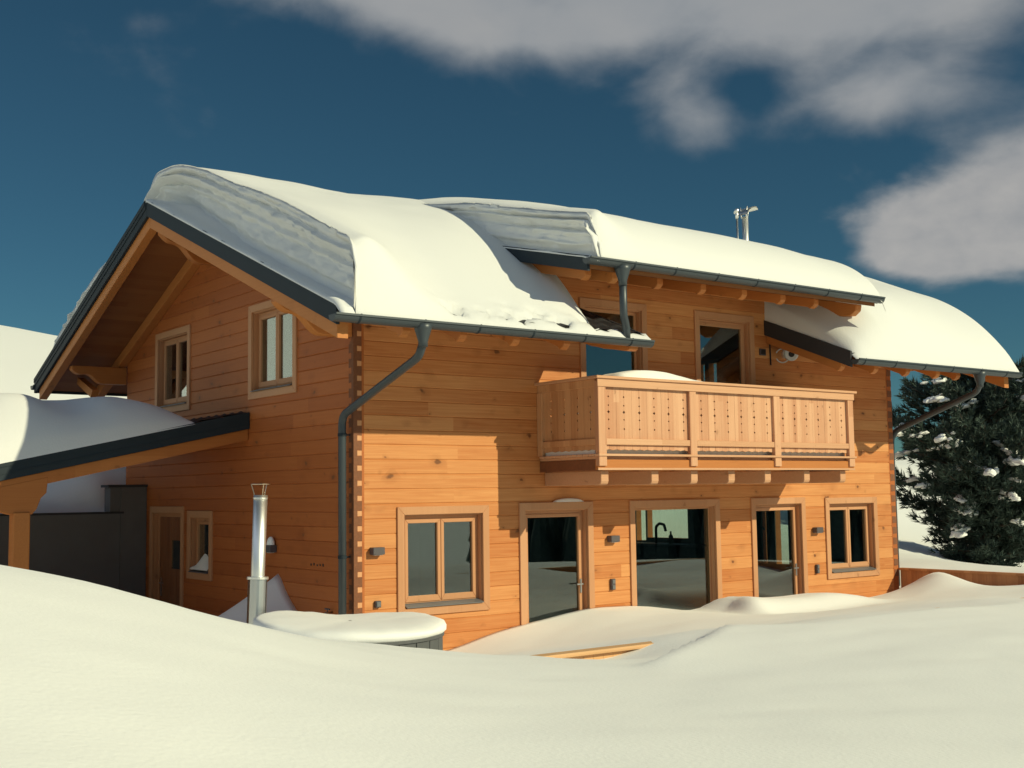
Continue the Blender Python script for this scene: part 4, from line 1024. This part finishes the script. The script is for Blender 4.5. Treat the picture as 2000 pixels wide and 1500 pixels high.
# garden tap, small holes in the gable logs
tp = empty('water_tap', (0, .545, -.283)); tag(tp, 'small brass water tap low on the gable wall near the downpipe', 'tap')
mb = MB(); mb.tube([(-.002, .56, -.27), (-.10, .56, -.27), (-.12, .56, -.31), (-.12, .56, -.34)], .014, 10); mb.build('spout', M['brass'], tp, smooth=True)
mb = MB(); mb.tube([(-.07, .56, -.27), (-.07, .56, -.225)], .008, 8); mb.tube([(-.07, .50, -.225), (-.07, .62, -.225)], .011, 8); mb.build('handle', M['dark'], tp)
mb = MB()
for k, y in enumerate((.80, .88, .96, 1.05, 1.13)): mb.box(-.0035, .0, y - .016, y + .016, .30 + .006 * (k % 2), .338 - .008 * (k % 3))
mb.build('vent_hole', M['black'], house)

# ------------------------------------------------------------------ loose snow: balcony, door heads, window ledge
xs = np.linspace(BX0 + .06, BX1 - .06, 90); ys = np.linspace(BY + .13, -.02, 22); P = np.zeros((22, 90, 3))
for i, y in enumerate(ys):
    for j, x in enumerate(xs):
        h = 1.06 + .13 * math.exp(-((x - 4.15) / .72) ** 2) - .03 * float(sst(5., 8., x)) - .55 * (1 - float(sst(3.05, 3.6, x))) * .8
        h *= 1 - .45 * float(sst(-.75, -.02, y)); h *= .97 + .03 * float(sst(BY + .02, BY + .3, y))
        h = max(.03, h - .75 * float(sst(7.2, 8.4, x)) * .0) + .02 * fbm(x, y * 2, 31., 3)
        P[i, j] = (x, y, 1.724 + h)
P[0, :, 2] = np.minimum(P[0, :, 2], 2.78)
mb = MB(); mb.grid(P)
edge = P[0].copy(); low = edge.copy(); low[:, 2] = 1.723; mb.grid(np.stack([low, edge]))
e2 = P[:, 0].copy(); l2 = e2.copy(); l2[:, 2] = 1.723; mb.grid(np.stack([l2, e2])); e3 = P[:, -1].copy(); l3 = e3.copy(); l3[:, 2] = 1.723; mb.grid(np.stack([l3, e3]))
o = mb.build('balcony_snow', M['snow'], smooth=True, fix=False); tag(o, 'snow heaped inside the balcony, its crest above the handrail', 'snow', kind='thing')
def blob(name, x0, x1, y0, y1, z, h, label, n=24, seed=0, fix=True):
    P = np.zeros((10, n, 3))
    for i, y in enumerate(np.linspace(y0, y1, 10)):
        for j, x in enumerate(np.linspace(x0, x1, n)):
            a = max(0., 1 - (2 * (x - (x0 + x1) / 2) / (x1 - x0)) ** 2) ** .6; b = max(0., 1 - (2 * (y - (y0 + y1) / 2) / (y1 - y0)) ** 2) ** .4
            P[i, j] = (x, y, z + h * a * b * (1 + .25 * fbm(x * 4, y * 4, seed, 3)))
    mb = MB(); mb.grid(P); o = mb.build(name, M['snow'], smooth=True, fix=False); tag(o, label, 'snow', kind='thing'); return o
blob('snow_patch', 3.20, 3.74, -.075, .0, GF_T + .002, .055, 'thin snow patch resting on the casing of the first glass door')
mb = MB(); P = np.zeros((8, 20, 3))
for i in range(8):
    for j in range(20):
        s = j / 19; y = 4.46 + .69 * s; x = -.03 + .105 * i / 7; P[i, j] = (x, y, GABLE['gs'][2] + CW + .045 + (.20 * math.exp(-((s - .45) / .3) ** 2) + .05) * (i / 7) ** .5)
mb.grid(P); o = mb.build('snow_patch', M['snow'], smooth=True, fix=False); tag(o, 'snow heap on the ledge of the small window by the front door', 'snow', kind='thing')

# ------------------------------------------------------------------ things seen through the glass
kc = empty('kitchen_counter', (10.6, 5.6, -1.2)); tag(kc, 'dark kitchen counter under the bright window inside the picture window', 'counter')
mb = MB(); mb.box(10.45, 11.03, 3.4, 7.4, -1.198, .06); mb.build('cabinet', M['black'], kc); mb = MB(); mb.box(10.42, 11.03, 3.38, 7.42, .062, .10); mb.build('worktop', M['dark'], kc)
mb = MB(); mb.tube(smooth_path([(10.8, 5.80, .10), (10.8, 5.80, .44), (10.8, 5.70, .52), (10.8, 5.55, .50), (10.8, 5.50, .36)]), .03, 10); o = mb.build('kitchen_tap', M['black'], smooth=True); tag(o, 'curved dark kitchen tap against the bright inner window', 'tap')
mb = MB(); mb.tube([(10.75, 5.3, .10), (10.75, 5.3, .26), (10.75, 5.3, .30), (10.75, 5.3, .36)], [.05, .05, .02, .02], 12); o = mb.build('soap_bottle', M['black'], smooth=True); tag(o, 'dark bottle beside the kitchen tap', 'bottle')
la = empty('arc_lamp', (10.5, 2.6, -1.2)); tag(la, 'dark lamp with two drooping arms behind the farther glass door', 'lamp')
mb = MB(); mb.tube([(10.5, 2.72, -1.19), (10.5, 2.72, .43)], .016, 8); mb.tube([(10.5, 2.72, -1.198), (10.5, 2.72, -1.17)], .14, 20); mb.build('stand', M['black'], la)
for s in (1, -1):
    mb = MB(); mb.tube([(10.5, 2.72 + s * .24 * q, .43 + .10 * math.sin(q * 2.4) - .05 * q) for q in np.linspace(0, 1, 10)], .018, 8); mb.build('arm', M['black'], la, smooth=True)

# ------------------------------------------------------------------ pine tree
TB = Vector((20.6, 4.0, -.85))
tree = empty('pine_tree', TB); tag(tree, 'dense dark pine with clumps of snow beside the end of the house', 'tree')
rt = random.Random(11)
HT = 5.15
def rad(h):
    pts = [(0, .7), (.4, 1.15), (1.2, 1.65), (2.3, 2.4), (3.2, 2.7), (4.0, 2.35), (4.6, 1.6), (5.0, .8), (5.4, .1)]
    for (a, ra), (b, rb_) in zip(pts[:-1], pts[1:]):
        if a <= h <= b: return ra + (rb_ - ra) * (h - a) / (b - a)
    return .1
mb = MB(); mb.tube([TB + Vector((.05 * math.sin(k), .04 * math.cos(k * 1.3), HT * k / 8 - .2)) for k in range(9)], [.26 - .027 * k for k in range(9)], 12)
crown = MB(); clumps = []
def tuft(p, d, ln, nn):
    """a brush of needles round a twig end"""
    d = d.normalized(); a = d.orthogonal().normalized(); b = d.cross(a)
    for k in range(nn):
        t = rt.random() * 2 * math.pi; back = rt.random()
        root = p - d * (ln * .9 * back)
        out = (d * (.6 + .5 * rt.random()) + (a * math.cos(t) + b * math.sin(t)) * (.7)).normalized() * ln * (.6 + .5 * rt.random())
        sidev = out.cross(Vector((rt.random() - .5, rt.random() - .5, rt.random() - .5))).normalized() * ln * .085
        crown.add([root - sidev, root + sidev, root + out], [(0, 1, 2)])
def clump(snowb, p, s, dv):
    n = 7; rings = []
    for i in range(n + 1):
        f = math.pi * i / n; ring_ = []
        for j in range(10):
            t = 2 * math.pi * j / 9; q = Vector((math.sin(f) * math.cos(t), math.sin(f) * math.sin(t), math.cos(f) * .55))
            k = s * (1 + .75 * mnoise.noise(q * 1.6 + p * 3) + .35 * mnoise.noise(q * 4.2 + p * 5)); q = q * k + dv * (q.dot(dv) * k * .8) - Vector((0, 0, .5)) * max(0, q.dot(dv)) * k
            ring_.append(tuple(p + q))
        rings.append(ring_)
    snowb.grid(np.array(rings))
    return snowb
limbs = 0; h = .25
while h < HT - .15:
    for k in range(rt.randint(7, 10)):
        a = rt.random() * 2 * math.pi; hh = h + rt.random() * .2; ln = rad(hh) * (.72 + .42 * rt.random())
        base = TB + Vector((0, 0, hh - .25 * ln * .3)); dirv = Vector((math.cos(a), math.sin(a), 0))
        rise = .10 + .35 * (hh / HT) + .15 * rt.random()
        pts = [base + dirv * ln * q + Vector((0, 0, ln * (rise * q * q * .9 - .16 * q))) for q in np.linspace(0, 1, 5)]
        mb.tube(pts, [.045, .036, .027, .018, .008], 5)
        m = max(8, int(ln * 10))
        for j in range(m):
            q = .22 + .78 * j / (m - 1); i0 = min(3, int(q * 4)); c = pts[i0].lerp(pts[i0 + 1], q * 4 - i0)
            for s in range(2 if q < .95 else 3):
                off = Vector((rt.gauss(0, 1), rt.gauss(0, 1), rt.gauss(0, .8))) * (.07 + .12 * (1 - abs(q - .6)))
                dd = (dirv * .9 + off * 2.0 + Vector((0, 0, .55 + .3 * rt.random())))
                tuft(c + off, dd, .16 + .07 * rt.random(), 22)
            if rt.random() < .085 and q > .5 and hh > .9 and dirv.y < .6 and len(clumps) < 98:
                sb = MB()
                for w_ in range(rt.randint(3, 7)): clump(sb, c + Vector((rt.gauss(0, .10), rt.gauss(0, .10), .08 - .025 * w_)) + dirv * (.04 + .085 * w_), .042 + .085 * rt.random() ** 1.4, dirv)
                clumps.append(sb)
        limbs += 1
    h += .235
mb.build('trunk', M['bark'], tree, smooth=True); crown.build('crown', M['needle'], tree, fix=False)
for sb in clumps: sb.build('branch_snow', M['snow'], tree, smooth=True)
print('limbs', limbs, 'crown faces', len(crown.f), 'snow clumps', len(clumps))
